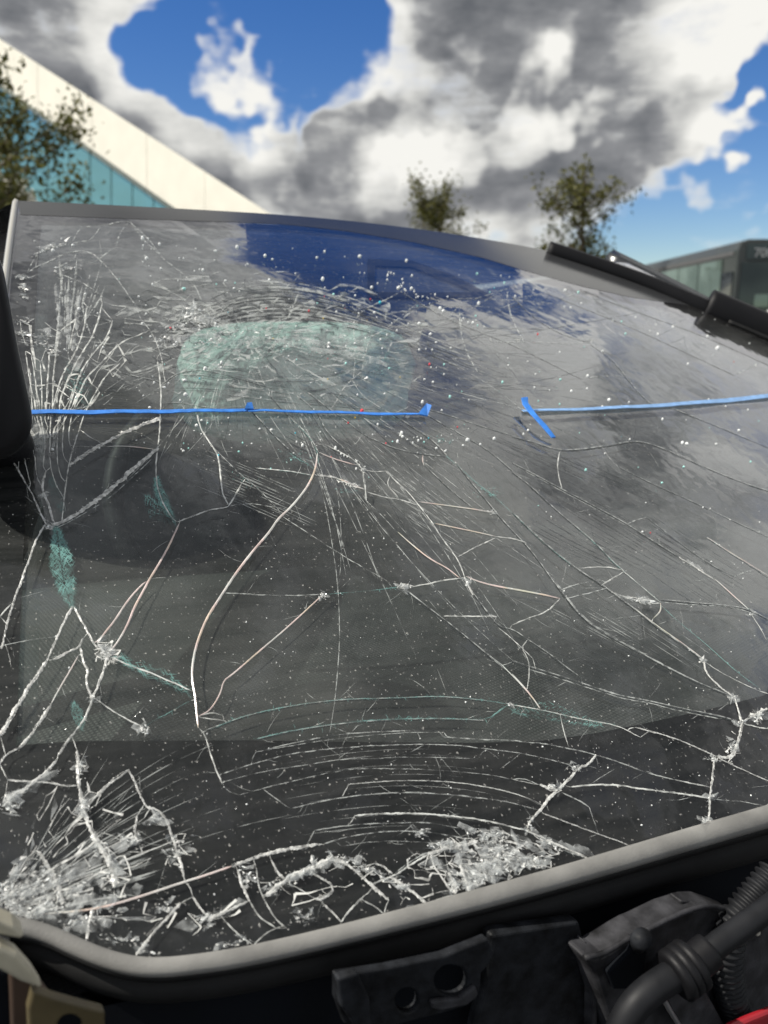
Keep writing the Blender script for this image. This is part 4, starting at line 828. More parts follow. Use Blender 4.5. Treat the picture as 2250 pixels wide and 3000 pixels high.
# fine web: branches off the main cracks and radials from the points of impact
def web():
    rng = np.random.default_rng(77); lines = []
    for ln in CRACKS.strip().split('\n'):
        a, *pp = ln.split(); P = resample(np.array([tuple(float(x) for x in p.split(',')) for p in pp]), 6)
        if a[0] == 'v' or len(P) < 4: continue
        for _ in range(int(len(P)/20)):
            k = int(rng.integers(1, len(P)-1)); d = unit(P[k+1] - P[k-1]); th = rng.choice([-1, 1])*rng.uniform(.25, 1.1); v = np.array([d[0]*math.cos(th) - d[1]*math.sin(th), d[0]*math.sin(th) + d[1]*math.cos(th)])*rng.choice([-1, 1]); L_ = rng.uniform(20, 90); b = rng.normal(0, .25)
            lines.append((np.array([P[k] + v*x + np.array([-v[1], v[0]])*b*x*x/L_ for x in np.linspace(0, L_, 8)]) + np.cumsum(rng.normal(0, .5, (8, 2)), 0), rng.uniform(.7, 1.5)))
    for (cx, cy), a0, a1, r0, r1, L0, L1, n in (((760, 1000), .15, 1.2, 60, 420, 200, 900, 70), ((760, 1000), -.25, .3, 250, 600, 150, 600, 40), ((700, 960), 1.2, 2.9, 60, 250, 80, 330, 34), ((10, 2650), -1.0, -.15, 40, 160, 160, 480, 22), ((140, 1330), 3.9, 5.6, 60, 260, 60, 200, 20)):
        for _ in range(n):
            a = rng.uniform(a0, a1); r = rng.uniform(r0, r1); L_ = rng.uniform(L0, L1); c = rng.normal(0, .12); x = np.linspace(r, r + L_, 14); aa = a + c*(x - r)/L_; lines.append((np.stack([cx + x*np.cos(aa), cy + x*np.sin(aa)], -1) + np.cumsum(rng.normal(0, .7, (14, 2)), 0), rng.uniform(1.0, 2.4)))
    for _ in range(24):                               # broken rings round the dish
        k = rng.uniform(.35, 1.15); a = rng.uniform(0, 6.28); da = rng.uniform(.2, .9); aa = np.linspace(a, a + da, 14); lines.append((np.stack([820 + 430*k*np.cos(aa), 1010 + 150*k*np.sin(aa) + 40*k*np.cos(aa)], -1) + np.cumsum(rng.normal(0, .8, (14, 2)), 0), rng.uniform(1.4, 3.4)))
    groups = {'hair': ([], []), 'hairw': ([], []), 'thin': ([], [])}
    for P, w in lines:
        lim = 690 + np.maximum(0, P[:, 0] - 800)*.17; low = np.interp(P[:, 0], inner[:, 0], inner[:, 1]) - 25
        P = P[(P[:, 1] > lim) & (P[:, 1] < low) & (P[:, 0] > 5) & (P[:, 0] < 2290)]
        if len(P) < 4: continue
        s, q, t = glass(P); wd = w*t/F*.5; wd = wd*np.minimum(1, np.minimum(np.arange(len(s)), np.arange(len(s))[::-1])/3 + .2)
        up = P[:, 1].mean() < 1500 and P[:, 0].mean() > 900; key = rng.choice(['hair', 'hairw', 'thin'], p=[.55, .3, .15] if up else [.12, .5, .38]); V, Fc = groups[key]
        v, f, *_ = ribbon(s, q, np.stack([wd, wd], -1), .0003, wd.mean()*.3, rng); o = len(V); V += v; Fc += [tuple(o + x for x in ff) for ff in f]
    for k, (V, Fc) in groups.items(): mk('hairline_cracks', V, Fc, k, screen)['kind'] = 'stuff'
web()

# feathers of green flakes (wide bands)
def feather(name, pts, wl, wr, m, dens, lw, seed, ang=.5):
    rng = np.random.default_rng(seed); P = resample(smooth_line(pts, 2), 1.5); s, q, t = glass(P); d = unit(np.stack([np.gradient(s), np.gradient(q)], -1)); nrm = np.stack([-d[:, 1], d[:, 0]], -1); V, Fc = [], []
    for i in range(len(s)):
        for _ in range(dens):
            sg = rng.choice([-1, 1]); W_ = (wl if sg < 0 else wr)*t[i]/F*math.sin(math.pi*min(.97, (i+3)/(len(s)+3))); o = rng.uniform(0, 1)**1.3*W_
            a = np.array([s[i], q[i]]) + nrm[i]*sg*o; v = unit(nrm[i]*sg*ang + d[i]*rng.choice([-1, 1])*rng.uniform(.5, 1.0)); ln = rng.uniform(.3, 1.0)*lw*t[i]/F; sd = np.array([-v[1], v[0]])*ln*rng.uniform(.03, .07)
            k = len(V); V += [a - sd, a + v*ln, a + sd]; Fc.append((k, k+1, k+2))
    V = np.array(V); V = pos(V[:, 0], V[:, 1], .0004)
    o = mk(name, V, Fc, m, screen); o['kind'] = 'stuff'; return o
feather('flake_band', [(165, 1545), (172, 1600), (182, 1680), (196, 1740), (212, 1780)], 26, 30, 'teal', 8, 22, 31)
feather('flake_band', [(458, 1400), (466, 1440), (482, 1480), (508, 1520)], 12, 14, 'teal', 8, 18, 32)
feather('flake_band', [(150, 1400), (168, 1450), (182, 1500)], 18, 18, 'teal', 4, 12, 33)
feather('flake_band', [(430, 1450), (470, 1500), (515, 1535)], 36, 6, 'teal', 2, 22, 34)
feather('flake_band', [(200, 1060), (225, 1130), (255, 1190)], 30, 40, 'teal', 3, 14, 35)
feather('flake_band', [(215, 2060), (235, 2110), (240, 2140)], 14, 14, 'teal', 5, 12, 36)
feather('flake_band', [(300, 1890), (315, 1915), (335, 1940)], 26, 26, 'crust', 6, 14, 37)
feather('flake_band', [(340, 1925), (450, 1975), (555, 2030)], 10, 26, 'teal', 1, 30, 38)
feather('flake_band', [(1500, 2085), (1600, 2100), (1760, 2125)], 6, 40, 'teal', 1, 22, 42)

# crushed patches: heaps of small splinters and crumbs bedded in the glass
def crush(px, py, rx, ry, n, size, m='crust', seed=0, rot=0.0, name='crushed_glass'):
    rng = np.random.default_rng(seed); a = rng.uniform(0, 2*math.pi, n); r = np.sqrt(rng.uniform(0, 1, n))*np.clip(rng.normal(.75, .3, n), .1, 1.3); x = r*np.cos(a)*rx; y = r*np.sin(a)*ry
    U = px + x*math.cos(rot) - y*math.sin(rot); Vv = py + x*math.sin(rot) + y*math.cos(rot); s, q, t = glass(np.stack([U, Vv], -1)); Vt, Fc = [], []; ds, dq, _ = glass([(px, py), (px + 12*math.cos(rot), py + 12*math.sin(rot))]); ang0 = math.atan2(dq[1]-dq[0], ds[1]-ds[0])
    for i in range(n):
        k = rng.integers(3, 6); sz = size*t[i]/F*rng.uniform(.35, 1.0)*(1.6 if rng.random() < .1 else 1); a0 = rng.uniform(0, 6.28); el = rng.uniform(.10, .6); b = []; tilt = rng.normal(0, .45, 2)
        rt = ang0 + rng.normal(0, .75)
        for j in range(k):
            aa = a0 + 2*math.pi*(j + rng.uniform(-.3, .3))/k; ex, ey = math.cos(aa)*sz, math.sin(aa)*sz*el; dx = ex*math.cos(rt) - ey*math.sin(rt); dy = ex*math.sin(rt) + ey*math.cos(rt)
            b.append((s[i] + dx, q[i] + dy*.85, .0005 + abs(dx*tilt[0] + dy*tilt[1])))
        ap = (s[i], q[i], .0005 + sz*rng.uniform(.1, .6)); o = len(Vt); Vt += b + [ap]; Fc += [(o+j, o+(j+1) % k, o+k) for j in range(k)]
    Vt = np.array(Vt); Vt = pos(Vt[:, 0], Vt[:, 1], Vt[:, 2])
    o = mk(name, Vt, Fc, m, screen); o['kind'] = 'stuff'; return o
def cellweb(nodes, wid, keep, m, mfill, pfill, seed, hmax=.0012):
    """connected net of fractures: nodes = grid (rows, cols, 2) in pixels; some cells filled with frosted facets"""
    rng = np.random.default_rng(seed); R_, C_ = nodes.shape[:2]; quads, fills = [], []
    for i in range(R_):
        for j in range(C_):
            for di, dj in ((1, 0), (0, 1)):
                if i+di < R_ and j+dj < C_ and rng.random() < keep:
                    a, b = nodes[i, j], nodes[i+di, j+dj]
                    if np.isnan(a).any() or np.isnan(b).any(): continue
                    d = unit(b-a); nn = np.array([-d[1], d[0]]); w0, w1 = wid*np.minimum(3.5, rng.lognormal(-.6, .95, 2))*.5; md = (a+b)/2 + nn*rng.normal(0, .06)*np.linalg.norm(b-a); wm = (w0+w1)/2*rng.uniform(.4, 1.3)
                    quads += [(a-nn*w0, a+nn*w0, md+nn*wm, md-nn*wm), (md-nn*wm, md+nn*wm, b+nn*w1, b-nn*w1)]
            if i+1 < R_ and j+1 < C_ and rng.random() < pfill:
                c = [nodes[i, j], nodes[i, j+1], nodes[i+1, j+1], nodes[i+1, j]]
                if np.isnan(np.array(c)).any(): continue
                g_ = sum(c)/4; k = rng.uniform(.55, .98); c = [g_ + (x-g_)*k for x in c]
                if rng.random() < .5: c[int(rng.integers(0, 4))] = g_
                fills.append(c)
    for lst, mm, h in ((quads, m, .0007), (fills, mfill, .0005)):
        if lst:
            A_ = np.array(lst).reshape(-1, 2); s, q, t = glass(A_); hh = np.full(len(s), h) + (rng.uniform(0, hmax, len(s)) if mm == mfill else 0); V = pos(s, q, hh)
            mk('crushed_glass', V, [tuple(range(4*k, 4*k+4)) for k in range(len(lst))], mm, screen)['kind'] = 'stuff'
def webpatch(px, py, rx, ry, rot, cell, wid, seed, asp=1.6, pfill=.3, keep=.8):
    rng = np.random.default_rng(seed); nx = int(2*rx/(cell*asp)) + 2; ny = int(2*ry/cell) + 2; G = np.full((ny, nx, 2), np.nan)
    for i in range(ny):
        for j in range(nx):
            x = (j - (nx-1)/2)*cell*asp + rng.normal(0, .42)*cell*asp + (i % 2)*cell*asp*.5; y = (i - (ny-1)/2)*cell + rng.normal(0, .42)*cell
            if (x/rx)**2 + (y/ry)**2 < rng.uniform(.6, 1.25): G[i, j] = (px + x*math.cos(rot) - y*math.sin(rot), py + x*math.sin(rot) + y*math.cos(rot))
    low = np.interp(G[..., 0], inner[:, 0], inner[:, 1]) - 8; G[G[..., 1] > low] = np.nan; cellweb(G, wid*.72, keep*.92, 'strand', 'veil', pfill, seed)
def fan(cx, cy, a0, a1, radii, nrad, wid, seed, ex=1.0, ey=1.0, jit=.25, keep=.75, m='strand', mfill='veil', pfill=.2):
    rng = np.random.default_rng(seed); G = np.zeros((len(radii), nrad, 2)); da = (a1-a0)/nrad
    off = rng.normal(0, jit*.7, nrad)
    for i, r in enumerate(radii):
        for j in range(nrad): a = a0 + da*(j + off[j] + rng.normal(0, jit*.25)); rr = r*(1 + rng.normal(0, .04)); G[i, j] = (cx + rr*math.cos(a)*ex, cy + rr*math.sin(a)*ey)
    low = np.interp(G[..., 0], inner[:, 0], inner[:, 1]) - 8; G[(G[..., 1] > low) | (G[..., 1] < 690) | (G[..., 0] < -30)] = np.nan; cellweb(G, wid, keep, m, mfill, pfill, seed)
PATCH = [(40, 2620, 80, 60, 380, 10, -.55), (110, 2670, 120, 34, 340, 9, -.25), (130, 2580, 90, 50, 200, 10, -.5), (250, 2690, 120, 40, 200, 9, -.2), (200, 2620, 120, 30, 160, 10, -.35), (330, 2560, 40, 55, 170, 9, .4), (300, 2490, 30, 45, 110, 8, .5), (30, 2360, 40, 30, 60, 12, 0), (60, 2320, 60, 16, 50, 10, -.5),
 (245, 2370, 25, 40, 90, 8, .4), (235, 2240, 22, 30, 60, 9, 0), (520, 2500, 35, 60, 90, 8, .4), (390, 2460, 35, 25, 50, 9, .2), (460, 2400, 30, 25, 40, 10, .2), (420, 2138, 28, 16, 90, 8, -.2), (310, 1912, 36, 30, 150, 8, 0), (270, 2045, 16, 20, 50, 7, 0), (145, 1545, 18, 12, 70, 7, 0), (128, 1450, 12, 12, 40, 7, 0),
 (1440, 2450, 80, 26, 260, 9, .2), (1480, 2500, 80, 40, 320, 10, .2), (1400, 2570, 60, 50, 280, 9, 0), (1450, 2540, 60, 40, 240, 11, 0), (1560, 2530, 70, 24, 160, 9, -.3), (1620, 2480, 60, 14, 90, 8, .45), (1300, 2480, 70, 20, 110, 10, -.1), (1330, 2590, 30, 40, 120, 8, 0), (1230, 2440, 30, 20, 50, 8, 0),
 (880, 2560, 90, 20, 150, 8, -.45), (800, 2600, 50, 30, 90, 8, 0), (1000, 2520, 60, 22, 120, 8, .1), (1080, 2550, 60, 30, 120, 8, .5), (720, 2570, 30, 40, 90, 8, .2), (1180, 2600, 50, 25, 90, 8, .6), (880, 2690, 60, 30, 90, 7, -.2), (600, 2690, 60, 30, 90, 8, -.3), (480, 2660, 40, 30, 80, 8, 0), (700, 2760, 90, 14, 80, 7, -.2),
 (1620, 2310, 30, 18, 70, 8, -.3), (1680, 2250, 14, 12, 30, 7, 0), (1545, 2425, 14, 30, 50, 8, .3), (2090, 2225, 30, 10, 60, 7, 0), (2140, 2200, 14, 40, 80, 7, 0), (2150, 2045, 20, 14, 60, 7, 0), (2165, 2118, 20, 12, 50, 7, 0), (2220, 2100, 30, 16, 40, 12, -.4), (2080, 2340, 12, 14, 30, 9, 0), (2070, 2412, 22, 14, 40, 10, -.3), (2058, 1935, 14, 10, 40, 6, 0),
 (1185, 1720, 28, 11, 60, 9, 0), (945, 1748, 16, 12, 50, 7, .3), (1370, 1705, 16, 22, 60, 7, .3), (1440, 1808, 20, 5, 30, 7, 0), (1444, 1503, 10, 6, 24, 6, 0), (1062, 1378, 10, 8, 24, 6, 0), (1020, 1418, 40, 7, 60, 7, .35), (1870, 1760, 50, 7, 60, 9, .2), (2200, 1802, 14, 8, 30, 6, 0), (1495, 2066, 14, 8, 30, 6, 0), (2030, 1660, 40, 5, 50, 6, .5),
 (75, 815, 20, 10, 40, 9, 0), (72, 845, 18, 12, 50, 9, 0), (68, 870, 12, 10, 30, 8, 0), (130, 735, 40, 8, 60, 8, -.4), (160, 720, 50, 6, 50, 8, -.2), (80, 985, 34, 12, 70, 8, .2), (140, 985, 16, 14, 40, 8, .6), (160, 1035, 30, 8, 60, 7, .2), (70, 945, 30, 8, 30, 8, 0), (200, 790, 40, 6, 40, 8, -.2), (115, 1010, 60, 14, 70, 7, .1),
 (560, 925, 40, 22, 160, 9, -.2), (600, 945, 50, 20, 150, 8, -.1), (520, 960, 60, 24, 110, 8, 0), (640, 990, 90, 30, 120, 7, 0), (480, 1000, 40, 20, 60, 7, -.3), (350, 2752, 120, 18, 80, 8, .15), (430, 2790, 50, 10, 40, 7, .2), (1200, 2668, 14, 12, 30, 9, 0), (640, 1010, 120, 20, 60, 6, .1), (880, 1000, 200, 36, 160, 6, .1), (1050, 900, 110, 40, 50, 6, .4)]
for i, (a, b, c, d, n, sz, rt) in enumerate(PATCH):
    crush(a, b, c, d, int(n*.22), sz*.9, 'crust', 100 + i, rt); crush(a, b, c*.8, d*.8, int(n*.07) + 2, sz*.8, 'bead', 700 + i, rt); crush(a, b, c*1.15, d*1.15, int(n*.10) + 3, sz*2.6, 'veil', 500 + i, rt, 'frosted_splinters')
fan(-20, 2680, -1.15, .12, [30, 50, 74, 100, 130, 165, 205, 250, 310, 380, 460], 26, 3.0, 801, jit=.6, keep=.42, m='crust', pfill=.24)
fan(1450, 2530, 0, 6.28, [10, 20, 32, 46, 62, 80, 102, 128, 160], 20, 3.2, 802, 1.25, .62, jit=.6, keep=.5, m='crust', pfill=.36)
fan(1400, 2580, 2.6, 5.6, [30, 55, 85, 120, 160, 200], 14, 2.8, 803, 1.2, .6, jit=.5, keep=.45, m='crust', pfill=.2)
webpatch(900, 2600, 190, 70, -.3, 42, 4.0, 804, 1.5, .12, .55); webpatch(600, 2690, 200, 60, -.25, 40, 3.6, 805, 1.5, .12, .5); webpatch(330, 2560, 60, 80, .4, 22, 3.6, 806, 1.2, .3, .75); webpatch(310, 1912, 46, 40, 0, 16, 3.2, 807, 1.2, .4); webpatch(1120, 2600, 120, 60, .5, 34, 4.0, 808, 1.5, .15, .6)
webpatch(520, 2500, 40, 70, .4, 20, 3.2, 809, 1.3, .3, .7); webpatch(250, 2380, 30, 60, .3, 18, 3.2, 810, 1.3, .3, .7); webpatch(2150, 2200, 26, 60, .1, 16, 3.0, 811, 1.2, .3); webpatch(2215, 2100, 50, 26, -.4, 18, 3.0, 812, 1.4, .4); webpatch(1630, 2310, 36, 24, -.4, 14, 3.0, 813, 1.3, .3); webpatch(1870, 1760, 60, 10, .2, 9, 2.2, 814, 2.0, .5); webpatch(1190, 1720, 34, 13, 0, 9, 2.2, 815, 1.5, .5); webpatch(1020, 1418, 46, 9, .35, 8, 2.0, 816, 1.6, .5)
# the dish: rings and rays that meet
fan(720, 985, 0, 6.28, [40, 75, 110, 150, 195, 245, 300, 360, 430, 510], 44, 4.2, 820, 1.0, .36, keep=.62, m='hairw', mfill='veil', pfill=.10)
fan(724, 990, 0, 6.28, [55, 95, 130, 172, 220, 272, 330, 395, 470], 40, 4.2, 821, 1.0, .36, keep=.5, m='hair', mfill='veil', pfill=.0)
fan(560, 930, 0, 6.28, [10, 20, 34, 50, 70, 95], 22, 3.6, 822, 1.2, .5, jit=.6, keep=.6, m='hairw', pfill=.35)
fan(130, 1340, 3.95, 5.5, [60, 110, 160, 210, 260, 320, 390], 16, 3.4, 823, keep=.55, m='line', pfill=.08)
# pale crescents around the dent and the second impact
for i, (a, b, c, d, n) in enumerate([(640, 1010, 90, 30, 90), (900, 1020, 160, 40, 120), (1130, 1060, 60, 70, 90), (860, 1340, 60, 24, 50), (1020, 1440, 60, 16, 40), (1300, 1290, 40, 14, 30), (1430, 1440, 50, 30, 40), (720, 1410, 40, 20, 30), (230, 1140, 40, 50, 70)]): crush(a, b, c, d, n, 5.5, 'teal', 300 + i, .2, 'green_flakes')

# crumbs of glass over the screen, many put in for sparkles of sun
def crumbs(px, rad, m, name):
    s, q, t = glass(px); rng = np.random.default_rng(len(px)); bm = bmesh.new(); Vt, Fc = [], []
    ico = bmesh.new(); bmesh.ops.create_icosphere(ico, subdivisions=1, radius=1); iv = np.array([v.co[:] for v in ico.verts]); ifc = [tuple(v.index for v in f.verts) for f in ico.faces]; ico.free(); bm.free()
    C_ = pos(s, q, .0006)
    for i in range(len(s)):
        r = rad*t[i]/F*min(1.7, rng.lognormal(-.35, .5)); k = len(Vt); Vt += list(C_[i] + iv*r*rng.uniform(.7, 1.2, 3)); Fc += [tuple(k + x for x in f) for f in ifc]
    o = mk(name, Vt, Fc, m, None); o['kind'] = 'stuff'; return o
rg = np.random.default_rng(5); pts = []
while len(pts) < 330:
    u, v = rg.uniform(80, 2230), rg.uniform(690, 1330); lim = 660 + max(0, (u-800))*.16 + 40
    dens = 1.0 if 380 < u < 1350 else .45
    if v > lim and rg.random() < dens: pts.append((u, v))
for a, b, n in (((1130, 800), (1230, 870), 16), ((1220, 860), (1320, 930), 12), ((1320, 930), (1430, 960), 8), ((540, 900), (640, 960), 26), ((460, 1010), (640, 1000), 14), ((420, 690), (440, 850), 9), ((1180, 1280), (1400, 1300), 16), ((950, 1300), (1060, 1370), 12)):
    for _ in range(n): w = rg.random(); pts.append((a[0] + (b[0]-a[0])*w + rg.normal(0, 7), a[1] + (b[1]-a[1])*w + rg.normal(0, 6)))
o = crumbs(pts, 3.6, 'bead', 'crumbs_and_glints'); tag(o, 'white crumbs of glass put in for sun glints over the upper windscreen', 'broken glass')
pts = [(rg.uniform(300, 2230), rg.uniform(800, 1500)) for _ in range(60)]
o = crumbs([p for p in pts if p[1] > 700 + max(0, p[0]-800)*.17], 3.4, 'tealbead', 'crumbs_and_glints'); tag(o, 'green tinted crumbs of glass on the middle windscreen', 'broken glass')
M['glint_red'] = mat('red glint', (.75, .08, .10), .2); M['glint_yellow'] = mat('yellow glint', (.8, .55, .06), .2); M['glint_cyan'] = mat('cyan glint', (.05, .55, .70), .2)  # saturated base colours stand for light split by the glass
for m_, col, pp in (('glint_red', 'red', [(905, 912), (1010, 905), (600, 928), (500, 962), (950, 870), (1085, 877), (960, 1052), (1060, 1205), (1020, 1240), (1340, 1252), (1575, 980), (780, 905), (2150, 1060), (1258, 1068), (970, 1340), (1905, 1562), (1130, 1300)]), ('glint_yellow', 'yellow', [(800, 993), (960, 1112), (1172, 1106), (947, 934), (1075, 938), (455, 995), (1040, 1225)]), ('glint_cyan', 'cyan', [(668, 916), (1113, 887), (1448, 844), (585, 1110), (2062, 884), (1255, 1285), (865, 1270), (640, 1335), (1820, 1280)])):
    o = crumbs(pp, 3.4, m_, 'crumbs_and_glints'); tag(o, f'{col} crumbs painted in for coloured sparkles on the cracked windscreen', 'broken glass')
pts = [(rg.uniform(20, 2230), rg.uniform(1450, 2750)) for _ in range(420)]
o = crumbs([p for p in pts if p[1] < 2760 - max(0, p[0]-560)*.235], 1.7, 'bead', 'glass_dust'); tag(o, 'tiny white specks of glass on the lower windscreen', 'broken glass')

# ------------------------------------------------------------------ rubber seal and frame round the windscreen
def seal_path(px, h=0.0): s, q, t = glass(px); return pos(s, q, h), s, q
inner = resample(inner, 18.0); s_, q_, t_ = glass(inner); _e = np.linspace(s_[-1] + .02, 1.46, 40); s_ = np.concatenate([s_, _e]); q_ = np.concatenate([q_, np.interp(_e, [_e[0], 1.1, 1.35, 1.46], [q_[-1], q_[-1], q_[-1] + .01, q_[-1] + .06])]); P_ = pos(s_, q_); N_ = normal(s_, q_, base_h); T_ = unit(np.gradient(P_, axis=0)); O_ = -unit(np.cross(N_, T_))
if O_[len(O_)//2] @ np.array([0, -1, 0]) < 0: O_ = -O_
# corner grows a bulge: the lip lifts at the far left
lift = np.exp(-((np.arange(len(P_)) - 6)/5.0)**2)*.002
wide = np.interp(np.concatenate([inner[:, 0], np.full(40, 3000.)]), [-200, 100, 500, 1200, 2250], [1.1, .8, .88, 1.0, 1.35])
def prof_sweep(name, prof, m, parent):
    n = len(prof); V = [p + N_[i]*lift[i] + a*wide[i]*O_[i] + b*wide[i]*N_[i] for i, p in enumerate(P_) for a, b in prof]
    Fc = [(i*n+k, i*n+(k+1) % n, (i+1)*n+(k+1) % n, (i+1)*n+k) for i in range(len(P_)-1) for k in range(n)] + [tuple(range(n))[::-1], tuple((len(P_)-1)*n + k for k in range(n))]
    return mk(name, V, Fc, m, parent, smooth=True)
seal = prof_sweep('seal', [(-.0015, -.003), (-.0012, .0026), (.0006, .0040), (.0040, .0043), (.0072, .0036), (.0088, .0018), (.0093, -.0012), (.0085, -.003)], 'rubberlit', car)
seal['label'] = 'painted sunlit rubber lip along the lower edge of the windscreen'  # lip paler than the channel below, sunlight painted in
prof_sweep('seal_channel', [(.000, -.0032), (.0094, -.0016), (.0104, -.004), (.0104, -.0100), (.0072, -.0118), (.0072, -.0155), (.0120, -.0175), (.0160, -.0205), (.0172, -.0330), (.0150, -.0410), (.013, -.10), (.000, -.10)], 'rubber', car)
# left corner: cream painted flange showing below the seal
pl = bay([(-80, 2650), (0, 2700), (40, 2716), (75, 2745), (60, 2752), (0, 2740), (-80, 2720)], -.03); plate('flange', pl, N2.tolist() + [0] if False else np.array([*(-N2*-.012), 0]), 'cream', car, bevel=.002)
pl = bay([(-60, 2790), (0, 2776), (50, 2800), (95, 2850), (130, 2905), (60, 2880), (0, 2846), (-60, 2820)], -.035); plate('flange', pl, np.array([*(N2*.01), 0]), 'cream', car, bevel=.003)

# left screen pillar trim and right screen pillar cover
qq = np.linspace(-.01, .862, 60)
def edge_sweep(name, s_of_q, q, prof, m, sign, parent=car):
    S = s_of_q(q); P = pos(S, q); N = normal(S, q, base_h); T = unit(np.gradient(P, axis=0)); O = unit(np.cross(T, N))*sign
    return sweep(name, P, O, N, prof, m, parent)
edge_sweep('pillar_trim', sL, qq, [(-.001, -.004), (0, .0016), (.004, .003), (.007, -.001), (.006, -.012)], 'bright_edge', -1)['label'] = 'bright edge strip along the left side of the glass'
edge_sweep('pillar', sL, qq, [(.0065, -.012), (.0075, -.002), (.010, -.010), (.014, -.04), (.012, -.09), (.004, -.09)], 'bodypaint', -1)
rb = smooth_line([(1604, 741), (1700, 772), (1800, 806), (1900, 842), (2000, 884), (2080, 918), (2250, 990), (2450, 1080)], 2); rb = resample(rb, 14); s_, q_, t_ = glass(rb)
Pr = pos(s_, q_); Nr = normal(s_, q_, base_h); Tr = unit(np.gradient(Pr, axis=0)); Or = unit(np.cross(Nr, Tr)); Or = Or*np.sign(Or[:, 0].mean()); Up = np.tile(np.array([0, 0, 1.0]), (len(Pr), 1))
k2 = int(np.argmin(np.abs(rb[:, 0] - 2065)))
sweep('pillar_trim', Pr, Or, Nr, [(-.004, -.004), (-.004, .003), (.000, .011), (.005, .016), (.012, .017), (.018, .012), (.020, -.02), (.01, -.02)], 'trim', car)['label'] = 'black strip standing along the right side of the windscreen'
sweep('pillar_cover', Pr[k2:], Or[k2:], Nr[k2:], [(-.010, -.003), (-.011, .005), (-.004, .024), (.006, .033), (.018, .034), (.030, .027), (.032, -.02), (.01, -.02)], 'trim', car)['label'] = 'thicker black cover at the foot of the right pillar strip'
s2, q2 = s_[k2:] - .012, q_[k2:]; Pg = pos(s2, q2, .001); sweep('pillar_clip', Pg[6:20], Or[k2:][6:20], Nr[k2:][6:20], [(-.008, 0), (-.006, .004), (.006, .006), (.01, 0)], 'rubber', car)
edge_sweep('pillar', sR, np.linspace(-.01, .80, 40), [(.004, -.004), (.03, .004), (.07, -.03), (.075, -.09), (.03, -.09)], 'bodypaint', 1)

# door mirror seen against the left edge of the glass
mo = [(-330, 800), (-120, 700), (-30, 716), (6, 770), (24, 860), (48, 1000), (70, 1100), (88, 1180), (96, 1226), (92, 1262), (78, 1296), (50, 1326), (10, 1346), (-60, 1352), (-200, 1330), (-330, 1240)]
mo = smooth_line(np.array(mo + mo[:1]), 2)[:-1]; dm = ray(mo[:, 0], mo[:, 1]); Pm = CAM + dm*.60; cen = Pm.mean(0); fw = unit(np.array([-.46, .95, .12])); mirror_v = []; n = len(Pm)
layers = [(0.0, .80, -.018), (0, .93, -.012), (0, .985, -.004), (0, 1.0, .004), (0, .985, .014), (0, .9, .05), (0, .7, .075), (0, .35, .09)]
for _, k, d in layers: mirror_v += list(cen + (Pm - cen)*k + fw*d)
Fm = [(i*n+j, i*n+(j+1) % n, (i+1)*n+(j+1) % n, (i+1)*n+j) for i in range(len(layers)-1) for j in range(n)] + [tuple(range(n)), tuple((len(layers)-1)*n + j for j in range(n))]
dmir = mk('door_mirror', mirror_v, Fm, 'trim', car, smooth=True); dmir['label'] = 'black rounded door mirror housing at the left edge'
rimv = []
for k, d in ((.998, .002), (1.006, .004), (1.006, .007), (.995, .009)): rimv += list(cen + (Pm - cen)*k + fw*d)
mk('rim', rimv, [(i*n+j, i*n+(j+1) % n, ((i+1) % 4)*n+(j+1) % n, ((i+1) % 4)*n+j) for i in range(4) for j in range(n)], 'bright_edge', dmir, smooth=True)  # pale ring put in for the lit edge of the black housing
ap = np.array([cen + np.array([-.02, .05, -.05]), cen + np.array([-.03, .12, -.12]), np.append(car_xy(-.02, RB + .45), 1.02)]); tube('mirror_arm', resample(smooth_line(ap, 2), .02), .022, 'trim', car)

# ------------------------------------------------------------------ bulkhead and parts under the seal
bu = np.linspace(-500, 2800, 60); line_v = np.interp(bu, inner[:, 0], inner[:, 1])
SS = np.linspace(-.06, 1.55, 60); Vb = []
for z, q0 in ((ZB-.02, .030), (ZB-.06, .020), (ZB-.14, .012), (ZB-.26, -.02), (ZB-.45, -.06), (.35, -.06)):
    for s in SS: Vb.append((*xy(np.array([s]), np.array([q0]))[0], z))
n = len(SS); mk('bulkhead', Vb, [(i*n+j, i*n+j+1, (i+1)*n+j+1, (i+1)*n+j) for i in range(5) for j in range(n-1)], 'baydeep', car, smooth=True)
TB = np.array([*N2, 0])
def bplate(name, px, q0, th, m, parent=car, holes=(), bevel=.0015): return plate(name, bay(px, q0), TB*th, m, parent, [bay(h, q0) for h in holes], bevel)
# bracket with two holes
br = bplate('bracket', [(985, 2860), (1130, 2838), (1300, 2802), (1430, 2750), (1450, 2790), (1436, 2825), (1412, 2850), (1408, 2900), (1395, 2930), (1365, 2950), (1290, 2972), (1190, 2998), (1060, 3030), (1010, 3000), (985, 2930)], -.018, .006, 'baymetal', holes=[ell(1323, 2874, 50, 46), ell(1194, 2932, 35, 37)])
br['label'] = 'dark bracket with two round holes under the seal'
bplate('stiffener', [(1265, 2936), (1350, 2926), (1395, 2890), (1404, 2916), (1372, 2945), (1290, 2962), (1266, 2956)], -.022, .004, 'baygrey', br)
bplate('bracket', [(990, 2870), (1050, 2850), (1085, 2930), (1090, 3020), (1040, 3010), (1000, 2950)], -.024, .006, 'baymetal')['label'] = 'curved dark tab left of the bracket'
bplate('panel', [(1440, 2740), (1700, 2700), (1745, 2880), (1740, 3040), (1380, 3060), (1420, 2900)], -.004, .01, 'baymetal', bevel=.003)
bplate('panel', [(1716, 2760), (1740, 2890), (1736, 3060), (1750, 3060), (1758, 2880), (1740, 2780)], -.012, .012, 'baygrey', bevel=.003)
